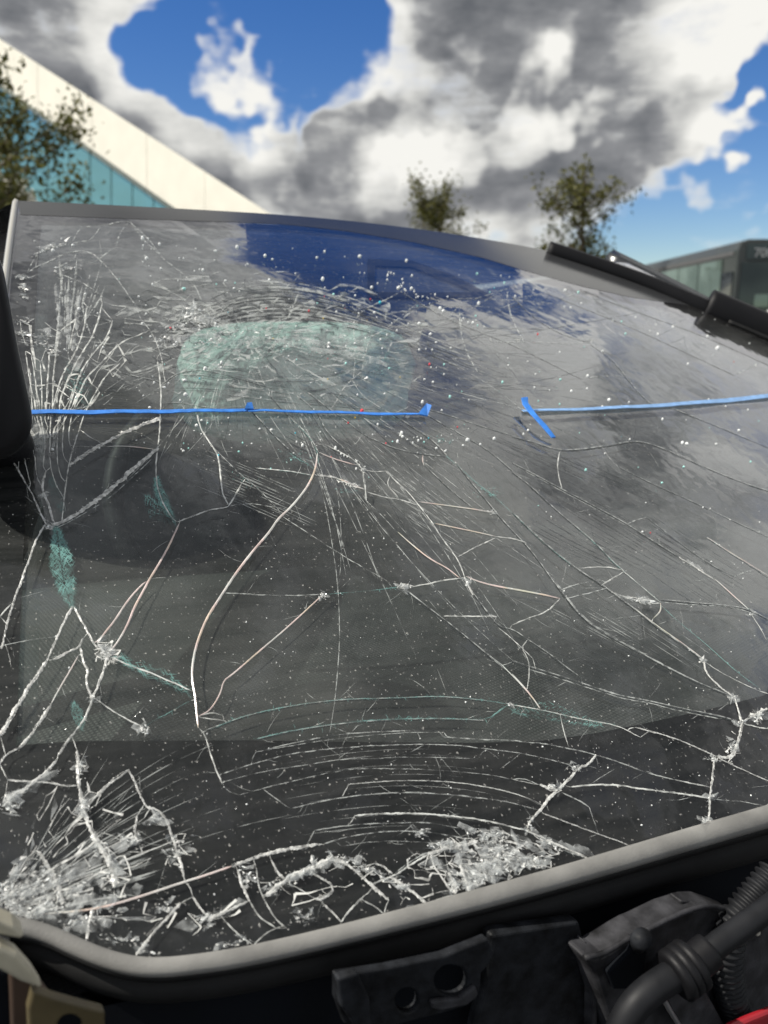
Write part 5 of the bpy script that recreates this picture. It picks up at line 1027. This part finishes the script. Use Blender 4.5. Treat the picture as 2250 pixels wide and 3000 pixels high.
# grey cast bracket group on the right
gb = bplate('casting', [(1712, 2806), (1768, 2796), (1845, 2748), (1880, 2728), (1900, 2720), (1980, 2680), (2050, 2656), (2085, 2654), (2130, 2668), (2160, 2680), (2180, 2760), (2180, 3040), (1800, 3040), (1775, 2960), (1745, 2860)], -.022, .02, 'baygrey', bevel=.004)
gb['label'] = 'grey cast metal bracket with an arched top edge'
tube('casting_lip', resample(bay(smooth_line([(1712, 2806), (1768, 2796), (1850, 2744)], 2), -.024), .004), .0018, 'ivory' if False else 'baygrey', gb)
tube('casting_lip', resample(bay(smooth_line([(1884, 2730), (1980, 2682), (2050, 2656), (2090, 2654), (2160, 2674)], 2), -.024), .004), .0018, 'baygrey', gb)
bplate('shade_plate', [(1780, 2850), (1845, 2790), (1860, 2760), (1900, 2760), (1890, 2850), (1850, 2900), (1800, 2900)], -.026, .004, 'baydeep', gb)  # near-black plate on the face, put in for a shaded hollow
tube('peg', np.array([bay([(1858, 2770)], -.016)[0], bay([(1882, 2748)], -.034)[0]]), .0062, 'baymetal', gb)
bplate('bolt_boss', [(1996, 2640), (2046, 2640), (2046, 2662), (1996, 2668)], -.016, .01, 'baygrey', gb)
pc = bplate('cover_plate', [(1912, 2862), (1945, 2845), (2000, 2838), (2045, 2850), (2080, 2920), (2130, 3010), (2140, 3060), (2015, 3060), (1960, 2960)], -.036, .006, 'baygrey', bevel=.003); pc['label'] = 'flat grey cover plate below the cable'
tube('cover_edge', resample(bay([(1910, 2864), (1960, 2956), (2012, 3040)], -.038), .004), .0016, 'rim', pc)
bplate('side_panel', [(2170, 2700), (2290, 2690), (2290, 3060), (2150, 3060)], -.012, .01, 'baygrey', bevel=.003)
bplate('clip', [(2186, 2722), (2212, 2704), (2228, 2700), (2232, 2740), (2222, 2746), (2206, 2736)], -.030, .006, 'ivory')['label'] = 'small ivory clip beside the cable'
# corrugated hose
hp = smooth_line([(2270, 2560), (2200, 2640), (2150, 2700), (2128, 2780), (2128, 2860), (2145, 2940), (2175, 3010), (2200, 3060)], 3); hp = resample(bay(hp, -.030), .0011)
tube('corrugated_hose', hp, .0098 + .0016*np.sin(np.arange(len(hp))*2*math.pi/4.2), 'hose', car, 14)['label'] = 'black corrugated hose curving down beside the casting'
# cable with a grommet
cp = smooth_line([(1800, 3060), (1840, 2970), (1880, 2920), (1950, 2870), (2000, 2845), (2030, 2830)], 2); cab = tube('cable', resample(bay(cp, -.052), .004), .0088, 'hose', car); cab['label'] = 'thick black cable running up to the right'
c2 = resample(bay([(2020, 2834), (2110, 2762), (2280, 2640)], -.052), .004); tube('cable_sleeve', c2, .0074, 'hose', cab)
c3 = resample(bay([(2030, 2826), (2080, 2784)], -.052), .002); tube('collar', c3, .0108, 'trim', cab)
for a in ((1984, 2856), (2004, 2842), (2024, 2828)):
    p0 = bay([a], -.052)[0]; dv = unit(bay([(2060, 2800)], -.052)[0] - bay([(1980, 2860)], -.052)[0]); tube('grommet', np.array([p0 - dv*.0035, p0 - dv*.002, p0 + dv*.002, p0 + dv*.0035]), np.array([.0125, .0155, .0155, .0125]), 'trim', cab, 20)
bplate('tank_cap', [(2145, 3012), (2200, 2988), (2290, 2952), (2300, 3060), (2130, 3060)], -.05, .006, 'red', bevel=.004)['label'] = 'red plastic part in the lower right corner'
# lower left: brown post, yellowed bracket with a hole
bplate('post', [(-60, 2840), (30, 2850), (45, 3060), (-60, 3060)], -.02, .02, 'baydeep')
bplate('bracket', [(28, 2846), (120, 2890), (150, 2930), (110, 3060), (35, 3060)], -.026, .008, 'brown')['label'] = 'brown painted metal below the left corner'
bplate('bracket', [(95, 2900), (160, 2925), (250, 2950), (308, 2964), (310, 3060), (85, 3060), (80, 2960)], -.034, .006, 'khaki', holes=[ell(206, 3012, 38, 38)])['label'] = 'yellowed metal bracket with a round hole'

# ------------------------------------------------------------------ cabin
def dash_z(q): return ZB - .030 + .085*q - .35*np.clip(q - .60, 0, 1)**1.5
def f_dash(p): s, q = to_sq(p); return p[..., 2] - dash_z(q)
SSd = np.linspace(.03, 1.46, 80); QQ = np.linspace(.050, .70, 60); Vd = []
for q in QQ:
    P = xy(SSd, np.full(80, q)); Vd += [(*p, float(dash_z(np.array(q)) + .006*math.sin(s*9)*min(1, q*4))) for p, s in zip(P, SSd)]
Vd += [(*p, ZB - .45) for p in xy(SSd, np.full(80, .72))]
n = 80; dash = mk('dashboard', Vd, [(i*n+j, i*n+j+1, (i+1)*n+j+1, (i+1)*n+j) for i in range(len(QQ)) for j in range(n-1)], 'dots', car, smooth=True)
def dashpoly(name, px, h=.007):
    px = resample(np.array(px + px[:1], float), 30)[:-1]; d = ray(px[:, 0], px[:, 1]); t = march(d, f_dash); P = CAM + t[:, None]*d; s, q = to_sq(P); P[:, 2] = dash_z(q) + .006*np.sin(s*9)*np.minimum(1, q*4) + .004
    return plate(name, P, (0, 0, h - .004), 'dots', dash)
if False: dashpoly('dotted_mat', [(700, 1975), (860, 1935), (980, 1905), (1100, 1885), (1200, 1865), (1350, 1830), (1480, 1800), (1500, 1880), (1380, 1945), (1240, 1985), (1000, 1990)])
if False: dashpoly('dotted_mat', [(1500, 1800), (1620, 1770), (1760, 1765), (1880, 1800), (1860, 1860), (1760, 1900), (1620, 1910), (1520, 1880)])
# deployed airbag lying over the steering wheel
def blob(name, c, r, m, parent, e=.75, seed=0, wr=.04, yaw=YAW):
    rng = np.random.default_rng(seed); nu, nv = 40, 24; V = []
    for i in range(nv+1):
        th = math.pi*i/nv
        for j in range(nu):
            ph = 2*math.pi*j/nu; f = lambda x: math.copysign(abs(x)**e, x); x = f(math.sin(th))*f(math.cos(ph)) if math.sin(th) > 1e-6 else 0; y = f(math.sin(th))*f(math.sin(ph)) if math.sin(th) > 1e-6 else 0; z = f(math.cos(th)); k = 1 + wr*math.sin(5*ph + 3*z + seed) + wr*.6*math.sin(11*ph - 7*z)
            X, Y, Z = x*r[0]*k, y*r[1]*k, z*r[2]; V.append((c[0] + X*math.cos(yaw) - Y*math.sin(yaw), c[1] + X*math.sin(yaw) + Y*math.cos(yaw), c[2] + Z))
    return mk(name, V, [(i*nu+j, i*nu+(j+1) % nu, (i+1)*nu+(j+1) % nu, (i+1)*nu+j) for i in range(nv) for j in range(nu)], m, parent, smooth=True)
ab = far(890, 1085, 1.02); o = blob('airbag', (ab[0]-.02, ab[1]+.10, ab[2]-.02), (.16, .10, .080), 'airbag', car, .62, 2); o['label'] = 'pale deflated airbag seen through the glass'
for sx, nm in ((.38, 'seat'), (1.10, 'seat')):
    c = car_xy(sx, RB + 1.35); st = blob(nm, (c[0], c[1], .98), (.25, .10, .34), 'seat', car, .55, 3, .01); c = car_xy(sx, RB + 1.20); blob('cushion', (c[0], c[1], .62), (.26, .28, .10), 'seat', st, .55, 1, .01); c = car_xy(sx, RB + 1.38); blob('headrest', (c[0], c[1], 1.385), (.14, .055, .075), 'seat', st, .6, 4, .01)
wc = car_xy(.40, RB + .80); t = np.linspace(0, 2*math.pi, 40); ax = np.append(E1, 0); ay = np.array([*(N2*.45), .89]); tube('steering_wheel', np.append(wc, 1.10) + .17*(np.cos(t)[:, None]*ax + np.sin(t)[:, None]*ay), .014, 'trim', car)
# rear-view mirror behind the glass
mp = [(1078, 752), (1210, 758), (1330, 800), (1452, 864), (1260, 866), (1080, 864)]; hol = [(1100, 772), (1205, 776), (1310, 815), (1392, 850), (1250, 851), (1100, 849)]
def behind(px, dq): px = np.array(px, float); d = ray(px[:, 0], px[:, 1]); t = march(d, f_glass); return CAM + d*(t[:, None] + dq)
rvm = plate('rear_view_mirror', behind([(1130, 775), (1300, 790), (1400, 842), (1140, 842)], .10), np.array([0, .02, 0]), 'trim', car, bevel=.004); rvm['label'] = 'rear-view mirror behind the glass'
def ring_px(a): return resample(np.array(a + a[:1], float), 400)[:-1] if False else np.array(a, float)
so, qo, _ = glass(ring_px(mp)); si, qi, _ = glass(ring_px(hol)); V_ = list(pos(so, qo, -.003)) + list(pos(si, qi, -.003)) + list(pos(so, qo, -.0036)) + list(pos(si, qi, -.0036)); n = len(mp)
mk('sensor_frame', V_, [(k, (k+1) % n, n+(k+1) % n, n+k) for k in range(n)] + [(2*n+k, 3*n+k, 3*n+(k+1) % n, 2*n+(k+1) % n) for k in range(n)], 'frit', screen)['label'] = 'dark four-sided outline printed near the top of the glass'

# body: roof, sides, rear, wheels (outside the picture but part of the car)
SSr = np.linspace(.16, 1.13, 30); Vr = []; roof_rows = [(0, 0), (.02, .004), (.10, .008), (.5, .012), (1.0, 0), (1.5, -.06), (1.9, -.2)]
for dr, dz in roof_rows:
    for s in SSr:
        q0 = float(qT(s)); p = pos(np.array([s]), np.array([q0]), -.004)[0]; w = 1 - .25*max(0, dr-1); e = xy(np.array([SC + (s-SC)*w*(1 + .22*min(1, dr*2))]), np.array([q0 + dr]))[0]; Vr.append((*e, p[2] + dz - .03*min(1, dr*6)*abs((s-.65)/.5)**3))
n = 30; mk('roof', Vr, [(i*n+j, i*n+j+1, (i+1)*n+j+1, (i+1)*n+j) for i in range(len(roof_rows)-1) for j in range(n-1)], 'bodypaint', car, smooth=True)
def cbox(name, s, r, z, d, m, bevel=.02): c = car_xy(s, RB + r); return box(name, (c[0], c[1], z), d, m, car, YAW, bevel)
for s in (-.10, 1.59): cbox('door', s, 1.05, .62, (.10, 2.1, .62), 'bodypaint', .03)
cbox('floor', SC, .9, .30, (1.6, 2.6, .08), 'bodypaint'); cbox('boot', SC, 2.3, .65, (1.7, .5, .7), 'bodypaint', .06)
for s in (-.02, 1.51):
    a = car_xy(s, RB + 1.75); b = car_xy(SC + (s-SC)*.78, RB + 1.9); tube('rear_pillar', np.array([[*a, .92], [*b, 1.42]]), .045, 'bodypaint', car)
for s0, s1 in ((.02, .20), (1.47, 1.29)):
    A0, A1, B1, B0 = (np.append(car_xy(s, RB + r), z) for s, r, z in ((s0, .18, .93), (s0, 1.78, .93), (s1, 1.95, 1.40), (s1, .95, 1.46))); plate('side_window', np.array([A0, A1, B1, B0]), np.append(E1, 0)*.004, 'clearglass' if s0 < .5 else 'carglass', car)
A0, A1, B1, B0 = (np.append(car_xy(s, RB + r), z) for s, r, z in ((.0, 2.15, .95), (1.48, 2.15, .95), (1.30, 1.9, 1.42), (.2, 1.9, 1.42))); plate('rear_window', np.array([A0, A1, B1, B0]), np.append(N2, 0)*.004, 'carglass', car)
for s in (-.12, 1.61): cbox('wing', s, -.55, .60, (.06, 1.2, .45), 'bodypaint', .03)
for s in (-.05, 1.54):
    for r in (-.5, 2.1):
        c = np.append(car_xy(s, RB + r), .32); a = np.append(E1, 0); w = tube('wheel', np.array([c - a*.11, c - a*.09, c + a*.09, c + a*.11]), np.array([.29, .32, .32, .29]), 'tyre', car, 32); tube('rim', np.array([c - a*.112, c + a*.112]), .20, 'rim', w, 24)

# ------------------------------------------------------------------ blue tape across the windscreen
def tape(name, px, wpx, m, label, h=.002, knots=(), folds=(), th=.0009):
    P = resample(smooth_line(px, 1), 12.0); s, q, t = glass(P); rng = np.random.default_rng(int(px[0][0])); d = unit(np.stack([np.gradient(s), np.gradient(q)], -1)); nrm = np.stack([-d[:, 1], d[:, 0]], -1); n = len(s)
    # widths are as seen at a grazing angle, so the strip itself is wider
    w = np.interp(np.linspace(0, 1, n), np.linspace(0, 1, len(wpx)), wpx)*t/F*.5*1.5; hh = h + .0006*np.sin(np.arange(n)*.35) + np.convolve(rng.normal(0, .0003, n), [.3, .4, .3], 'same')
    A_ = pos(s - nrm[:, 0]*w, q - nrm[:, 1]*w, hh); B_ = pos(s + nrm[:, 0]*w, q + nrm[:, 1]*w, hh*.6); N_ = normal(s, q, base_h); V = list(A_) + list(B_) + list(A_ + N_*th) + list(B_ + N_*th)
    Fc = []
    for i in range(n-1): Fc += [(i, i+1, n+i+1, n+i), (2*n+i, 3*n+i, 3*n+i+1, 2*n+i+1), (i, 2*n+i, 2*n+i+1, i+1), (n+i, n+i+1, 3*n+i+1, 3*n+i)]
    Fc += [(0, n, 3*n, 2*n), (n-1, 3*n-1, 4*n-1, 2*n-1)]
    root = mk(name, V, Fc, m); tag(root, label, 'tape', 'strips of blue tape across the windscreen')
    for pl in folds:
        s, q, t = glass(pl[0]); P3 = pos(s, q, np.array(pl[1])); plate('fold', P3, N_.mean(0)*.0015, 'tape', root)
    return root
tape('tape_strip', [(92, 1212), (250, 1212), (420, 1211), (560, 1209), (730, 1206)], [13, 12, 11, 9], 'tape', 'blue tape strip starting at the black door mirror', folds=[([(716, 1208), (722, 1198), (736, 1199), (742, 1208)], [.003, .006, .007, .003])])
tape('tape_strip', [(726, 1209), (900, 1213), (1050, 1217), (1180, 1220), (1246, 1221)], [9, 9, 10, 9, 7], 'tape', 'blue tape strip whose curled end stops mid windscreen', h=.003, folds=[([(1222, 1222), (1242, 1208), (1256, 1216), (1250, 1228)], [.003, .010, .011, .003])])
tape('tape_strip', [(1530, 1208), (1700, 1203), (1850, 1196), (2000, 1187), (2150, 1174), (2290, 1160)], [7, 8, 9, 10, 11, 11], 'tapepale', 'pale blue tape strip with a loose flap running to the right edge', folds=[([(1516, 1194), (1534, 1192), (1536, 1208), (1560, 1238), (1594, 1268), (1622, 1292), (1612, 1292), (1574, 1262), (1540, 1228), (1522, 1208)], [.012, .012, .011, .010, .008, .004, .004, .008, .009, .010])])

# ------------------------------------------------------------------ building on the left
YB = 46.0
bd = empty('glass_hall', tuple(slant(100, 915, YB)*np.array([1, 1, 0]))); tag(bd, 'modern hall with a sloping white roof beam over teal glass', 'building')
def upper(x): return 115 + x*.6463
def lower(x): return 245 + x*.7115
xs = [-420, -220, -30, 110, 270, 430, 600, 800, 1000, 1200]
for a, b in zip(xs[:-1], xs[1:]):
    a2, b2 = a + .45, b - .45; P = np.array([slant(a2, upper(a2), YB), slant(b2, upper(b2), YB), slant(b2, min(lower(b2), 1500), YB), slant(a2, lower(a2), YB)]); plate('beam_panel', P, (-.9, 2.4, 0), 'white', bd)
P = np.array([slant(-420, upper(-420) + 3, YB + .25), slant(1200, upper(1200) + 3, YB + .25), slant(1200, lower(1200) - 3, YB + .25), slant(-420, lower(-420) - 3, YB + .25)]); plate('beam_core', P, (-.7, 1.9, 0), 'wallwhite', bd)
px = list(range(-420, 760, 62))
for a, b in zip(px[:-1], px[1:]):
    a2, b2 = a + 1.0, b - 1.0; base = 905
    if lower(a2) > base - 20: continue
    cut = [(a2, lower(a2) - 4), (b2, min(base, lower(b2) - 4)), (b2, base), (a2, base)]; cut = cut if lower(b2) < base - 6 else [(a2, lower(a2) - 4), (b2, base), (a2, base)]
    P = np.array([slant(u, v, YB + 1.2) for u, v in cut]); P[:, 1] += 0; plate('pane', P, (.02, .03, 0), 'curtain', bd)
    plate('mullion', np.array([slant(b-.9, min(base, lower(b)) - 3, YB + 1.15), slant(b+.9, min(base, lower(b)) - 1, YB + 1.15), slant(b+.9, base + 6, YB + 1.15), slant(b-.9, base + 6, YB + 1.15)]), (.06, .09, 0), 'mullion', bd)
box('wall', (slant(100, 900, YB)[0] - 6, YB + 24, 1.5), (20, 12, 3.0), 'wallwhite', bd)

# ------------------------------------------------------------------ trees
def tree(loc, H, crown, nleaf, lsize, m, label, seed, base=.35, lean=0.0, group='young street trees', up=.75, nl=16):
    rng = np.random.default_rng(seed); root = empty('tree', tuple(loc)); tag(root, label, 'tree', group); x0, y0, z0 = loc; V, Fc = [], []
    def limb(P, r0, r1):
        P = np.asarray(P); T = unit(np.gradient(P, axis=0)); k = len(V); m_ = 6
        for i, (p, t) in enumerate(zip(P, T)):
            a = unit(np.cross(t, [.3, .5, .81])); b = np.cross(a, t); r = r0 + (r1-r0)*i/(len(P)-1)
            V.extend([p + r*(math.cos(2*math.pi*j/m_)*a + math.sin(2*math.pi*j/m_)*b) for j in range(m_)])
        Fc.extend([(k+i*m_+j, k+i*m_+(j+1) % m_, k+(i+1)*m_+(j+1) % m_, k+(i+1)*m_+j) for i in range(len(P)-1) for j in range(m_)])
    zz = np.linspace(0, H*.97, 14); tr = np.stack([x0 + np.cumsum(rng.normal(0, .02*H/8, 14)) + lean*zz, y0 + np.cumsum(rng.normal(0, .02*H/8, 14)), z0 + zz], -1); limb(tr, H*.016, H*.003); tips = []
    for k in range(nl):
        f = rng.uniform(base, .95); p = np.array([np.interp(f*H*.97, zz, tr[:, i]) for i in range(3)]); a = rng.uniform(0, 2*math.pi); ln = crown*math.sin(math.pi*min(1, max(.12, (1-f)/(1-base)*.75 + .12)))*rng.uniform(.55, 1.1)
        d = unit(np.array([math.cos(a), math.sin(a), up*rng.uniform(.5, 1.3)])); Q = np.array([p + d*ln*w + np.array([0, 0, .12*ln*w*w]) + rng.normal(0, .02*ln, 3) for w in np.linspace(0, 1, 6)]); limb(Q, H*.005, H*.0012); tips.append((Q, ln))
        for _ in range(4):
            w = rng.integers(2, 6); d2 = unit(d + rng.normal(0, .55, 3)); Q2 = np.array([Q[w] + d2*ln*.38*t for t in np.linspace(0, 1, 4)]); limb(Q2, H*.0022, H*.0008); tips.append((Q2, ln*.5))
    tips.append((tr[-5:], crown*.5)); mk('trunk', V, Fc, 'bark', root, smooth=True); LV, LF = [], []; cl = []
    for Q, ln in tips:
        for _ in range(3): i = rng.integers(1, len(Q)); cl.append((Q[i] + rng.normal(0, .05*crown, 3), crown*rng.uniform(.05, .15)))
    for _ in range(nleaf):
        c, r = cl[rng.integers(0, len(cl))]; p = c + rng.normal(0, 1, 3)*r*.8; a = unit(rng.normal(0, 1, 3)); b = unit(np.cross(a, rng.normal(0, 1, 3))); sz = lsize*rng.uniform(.5, 1.2); k = len(LV)
        LV += [p - a*sz, p + b*sz*.5, p + a*sz, p - b*sz*.5]; LF.append((k, k+1, k+2, k+3))
    mk('crown', LV, LF, m, root); return root
def gp(u, Y): p = far(u, 905, Y); return np.array([p[0], p[1], 0])
tree(gp(-30, 11), 4.45, 1.35, 9000, .05, 'leaf', 'leafy olive tree in front of the glass hall at the far left', 11, .2, up=.6, nl=26)
tree(gp(1282, 32), 5.75, 1.8, 4200, .08, 'leaf', 'small sparse tree whose tip shows above mid windscreen', 12, .45, up=1.3, nl=30)
tree(gp(1692, 26), 5.95, 1.5, 3400, .08, 'leaf', 'taller green tree behind the black pillar strip', 13, .25, up=1.0, nl=28)
tree(gp(1812, 60), 4.9, 1.3, 700, .12, 'leafdark', 'tiny distant treetop just left of the bus', 14, .2, up=1.0, nl=10)
# pale bush at the far left
def bush(c, r, n, m, label):
    rng = np.random.default_rng(3); root = empty('bush', (c[0], c[1], 0)); tag(root, label, 'bush'); LV, LF = [], []
    for _ in range(n):
        d = unit(rng.normal(0, 1, 3)); p = c + d*r*rng.uniform(.6, 1.05)*np.array([1, 1, 1.1]); a = unit(rng.normal(0, 1, 3)); b = unit(np.cross(a, rng.normal(0, 1, 3))); sz = .06*rng.uniform(.5, 1.3); k = len(LV); LV += [p - a*sz, p + b*sz*.6, p + a*sz, p - b*sz*.6]; LF.append((k, k+1, k+2, k+3))
    mk('leaves', LV, LF, m, root); tube('stem', np.array([[c[0], c[1], 0], [c[0], c[1], c[2]]]), .05, 'bark', root)
M['bloom'] = mat('pale blossom', (.62, .60, .50), .7, noise=(6, .15)); bush(far(5, 640, 14), .62, 2600, 'bloom', 'pale blossoming bush at the left edge below the tree')

# ------------------------------------------------------------------ bus on the right
def bus():
    # near top corner at the roof edge, side runs away to the left
    nr = far(2165, 700, 20.5); fr_ = far(1812, 792, 32.0); top = nr[2]; fr_[2] = top; ax = unit((fr_ - nr)*np.array([1, 1, 0])); L_ = np.linalg.norm((fr_ - nr)[:2]); ac = np.array([-ax[1], ax[0], 0]); ac = ac if ac[0] > 0 else -ac
    b = empty('bus', (nr[0], nr[1], 0)); tag(b, 'dark bus parked beyond the right pillar with reflecting side windows', 'bus'); W_ = 2.5; up = np.array([0, 0, 1.0]); o = nr*np.array([1, 1, 0])
    def pt(l, w, z): return o + ax*l + ac*w + up*z
    prof = [(0, .35), (0, top-.25), (.06, top-.06), (.25, top), (W_-.25, top), (W_-.06, top-.06), (W_, top-.25), (W_, .35)]
    V = [pt(0, w, z) for w, z in prof] + [pt(L_, w, z) for w, z in prof]; n = len(prof)
    mk('body', V, [(i, (i+1) % n, n+(i+1) % n, n+i) for i in range(n)] + [tuple(range(n))[::-1], tuple(range(n, 2*n))], 'busdark', b, bevel=.03)
    for i in range(6):       # side panes
        a = .9 + i*(L_-1.3)/6; e = a + (L_-1.3)/6 - .08; plate('side_window', np.array([pt(a, -.012, 1.25), pt(e, -.012, 1.25), pt(e, -.012, top-.42), pt(a, -.012, top-.42)]), -ac*.02, 'busglass', b)
        plate('skirt_panel', np.array([pt(a, -.006, .5), pt(e, -.006, .5), pt(e, -.006, 1.17), pt(a, -.006, 1.17)]), -ac*.012, 'busroof', b)
    plate('roof_rail', np.array([pt(.2, -.004, top-.36), pt(L_-.1, -.004, top-.36), pt(L_-.1, -.004, top-.27), pt(.2, -.004, top-.27)]), -ac*.02, 'busroof', b)
    plate('door', np.array([pt(.12, -.012, .45), pt(.82, -.012, .45), pt(.82, -.012, top-.75), pt(.12, -.012, top-.75)]), -ac*.02, 'busglassdark', b)
    fw_ = -ax; plate('windscreen', np.array([pt(-.012, .12, 1.1), pt(-.012, W_-.12, 1.1), pt(-.012, W_-.12, top-.55), pt(-.012, .12, top-.55)]), fw_*.02, 'busglassdark', b)
    ds = plate('destination_display', np.array([pt(-.012, .2, top-.48), pt(-.012, W_-.2, top-.48), pt(-.012, W_-.2, top-.12), pt(-.012, .2, top-.12)]), fw_*.02, 'busglassdark', b)
    cu = bpy.data.curves.new('lettering', 'FONT'); cu.body = '700'; cu.size = .30; cu.extrude = .004; to = bpy.data.objects.new('lettering', cu); link(to); bpy.context.view_layer.update()
    me = bpy.data.meshes.new_from_object(to.evaluated_get(bpy.context.evaluated_depsgraph_get())); bpy.data.objects.remove(to); me.materials.append(M['sign']); to = bpy.data.objects.new('lettering', me); link(to); to.parent = ds
    to.matrix_world = Matrix(((ac[0], 0, fw_[0], 0), (ac[1], 0, fw_[1], 0), (0, 1, 0, 0), (0, 0, 0, 1))); to.location = Vector(pt(-.045, .38, top-.42))
    for i, w in enumerate((.5, 1.4)): plate('cab_window', np.array([pt(-.036, w, 1.75), pt(-.036, w+.35, 1.75), pt(-.036, w+.35, 2.05), pt(-.036, w, 2.05)]), fw_*.006, 'busglass', b)
    for l in (2.2, L_-2.6):
        for w in (.14, W_-.14): c = pt(l, w, .48); wh = tube('wheel', np.array([c - ac*.15, c - ac*.13, c + ac*.13, c + ac*.15]), np.array([.44, .48, .48, .44]), 'tyre', b, 28); tube('rim', np.array([c - ac*.152, c + ac*.152]), .27, 'rim', wh, 20)
bus()

# ------------------------------------------------------------------ silver parked car between the pillar and the bus
def parked():
    p = far(2150, 848, 8.5); rz = p[2]; yaw = R(-38); c = np.array([p[0] + 1.05, p[1] + .35, 0]); o = empty('parked_car', tuple(c)); tag(o, 'silver parked car showing only its roof edge beside the bus', 'car')
    cy, sy = math.cos(yaw), math.sin(yaw)
    def pt(x, y, z): return (c[0] + x*cy - y*sy, c[1] + x*sy + y*cy, z)
    sec = [(-2.1, .55), (-2.05, .85), (-1.2, .98), (-.75, 1.05), (1.3, 1.05), (2.0, .98), (2.1, .6)]
    V = []; 
    for y, k in ((-.85, 0), (.85, 0)): V += [pt(x, y, z) for x, z in sec] + [pt(x, y, .3) for x in (2.05, -2.05)]
    n = 9; mk('body', V, [tuple(range(n)), tuple(range(2*n-1, n-1, -1))] + [(i, (i+1) % n, n+(i+1) % n, n+i) for i in range(n)], 'silver', o, bevel=.05)
    g = [(-.75, 1.05), (-.05, rz-.06), (.25, rz-.02), (1.0, rz-.05), (1.5, 1.05)]; V = []
    for y, ins in ((-.80, .12), (.80, -.12)): V += [pt(x, y + (ins if z > 1.2 else 0), z) for x, z in g]
    n = 5; mk('greenhouse', V, [tuple(range(n)), tuple(range(2*n-1, n-1, -1))] + [(i, (i+1) % n, n+(i+1) % n, n+i) for i in range(n)], 'carglass', o)
    V = []
    for y in (-.70, .70): V += [pt(x, y, z) for x, z in ((-.10, rz-.07), (.25, rz), (1.02, rz-.03), (1.02, rz-.07), (.25, rz-.05), (-.08, rz-.11))]
    n = 6; mk('roof', V, [tuple(range(n)), tuple(range(2*n-1, n-1, -1))] + [(i, (i+1) % n, n+(i+1) % n, n+i) for i in range(n)], 'silver', o, bevel=.02)
    for y0 in (-1, 1):
        for a, b in (((-.80, 1.04), (-.05, rz-.04)), ((1.52, 1.04), (1.0, rz-.03)), ((.45, 1.04), (.45, rz-.03))):
            tube('pillar', np.array([pt(a[0], y0*.81, a[1]), pt(b[0], y0*.69, b[1])]), .035, 'silver', o)
        for x in (-1.35, 1.35):
            q0 = np.array(pt(x, y0*.78, .31)); d = np.array([-sy, cy, 0]); w = tube('wheel', np.array([q0 - d*.1, q0 - d*.08, q0 + d*.08, q0 + d*.1]), np.array([.28, .31, .31, .28]), 'tyre', o, 24); tube('rim', np.array([q0 - d*.102, q0 + d*.102]), .19, 'rim', w, 20)
parked()
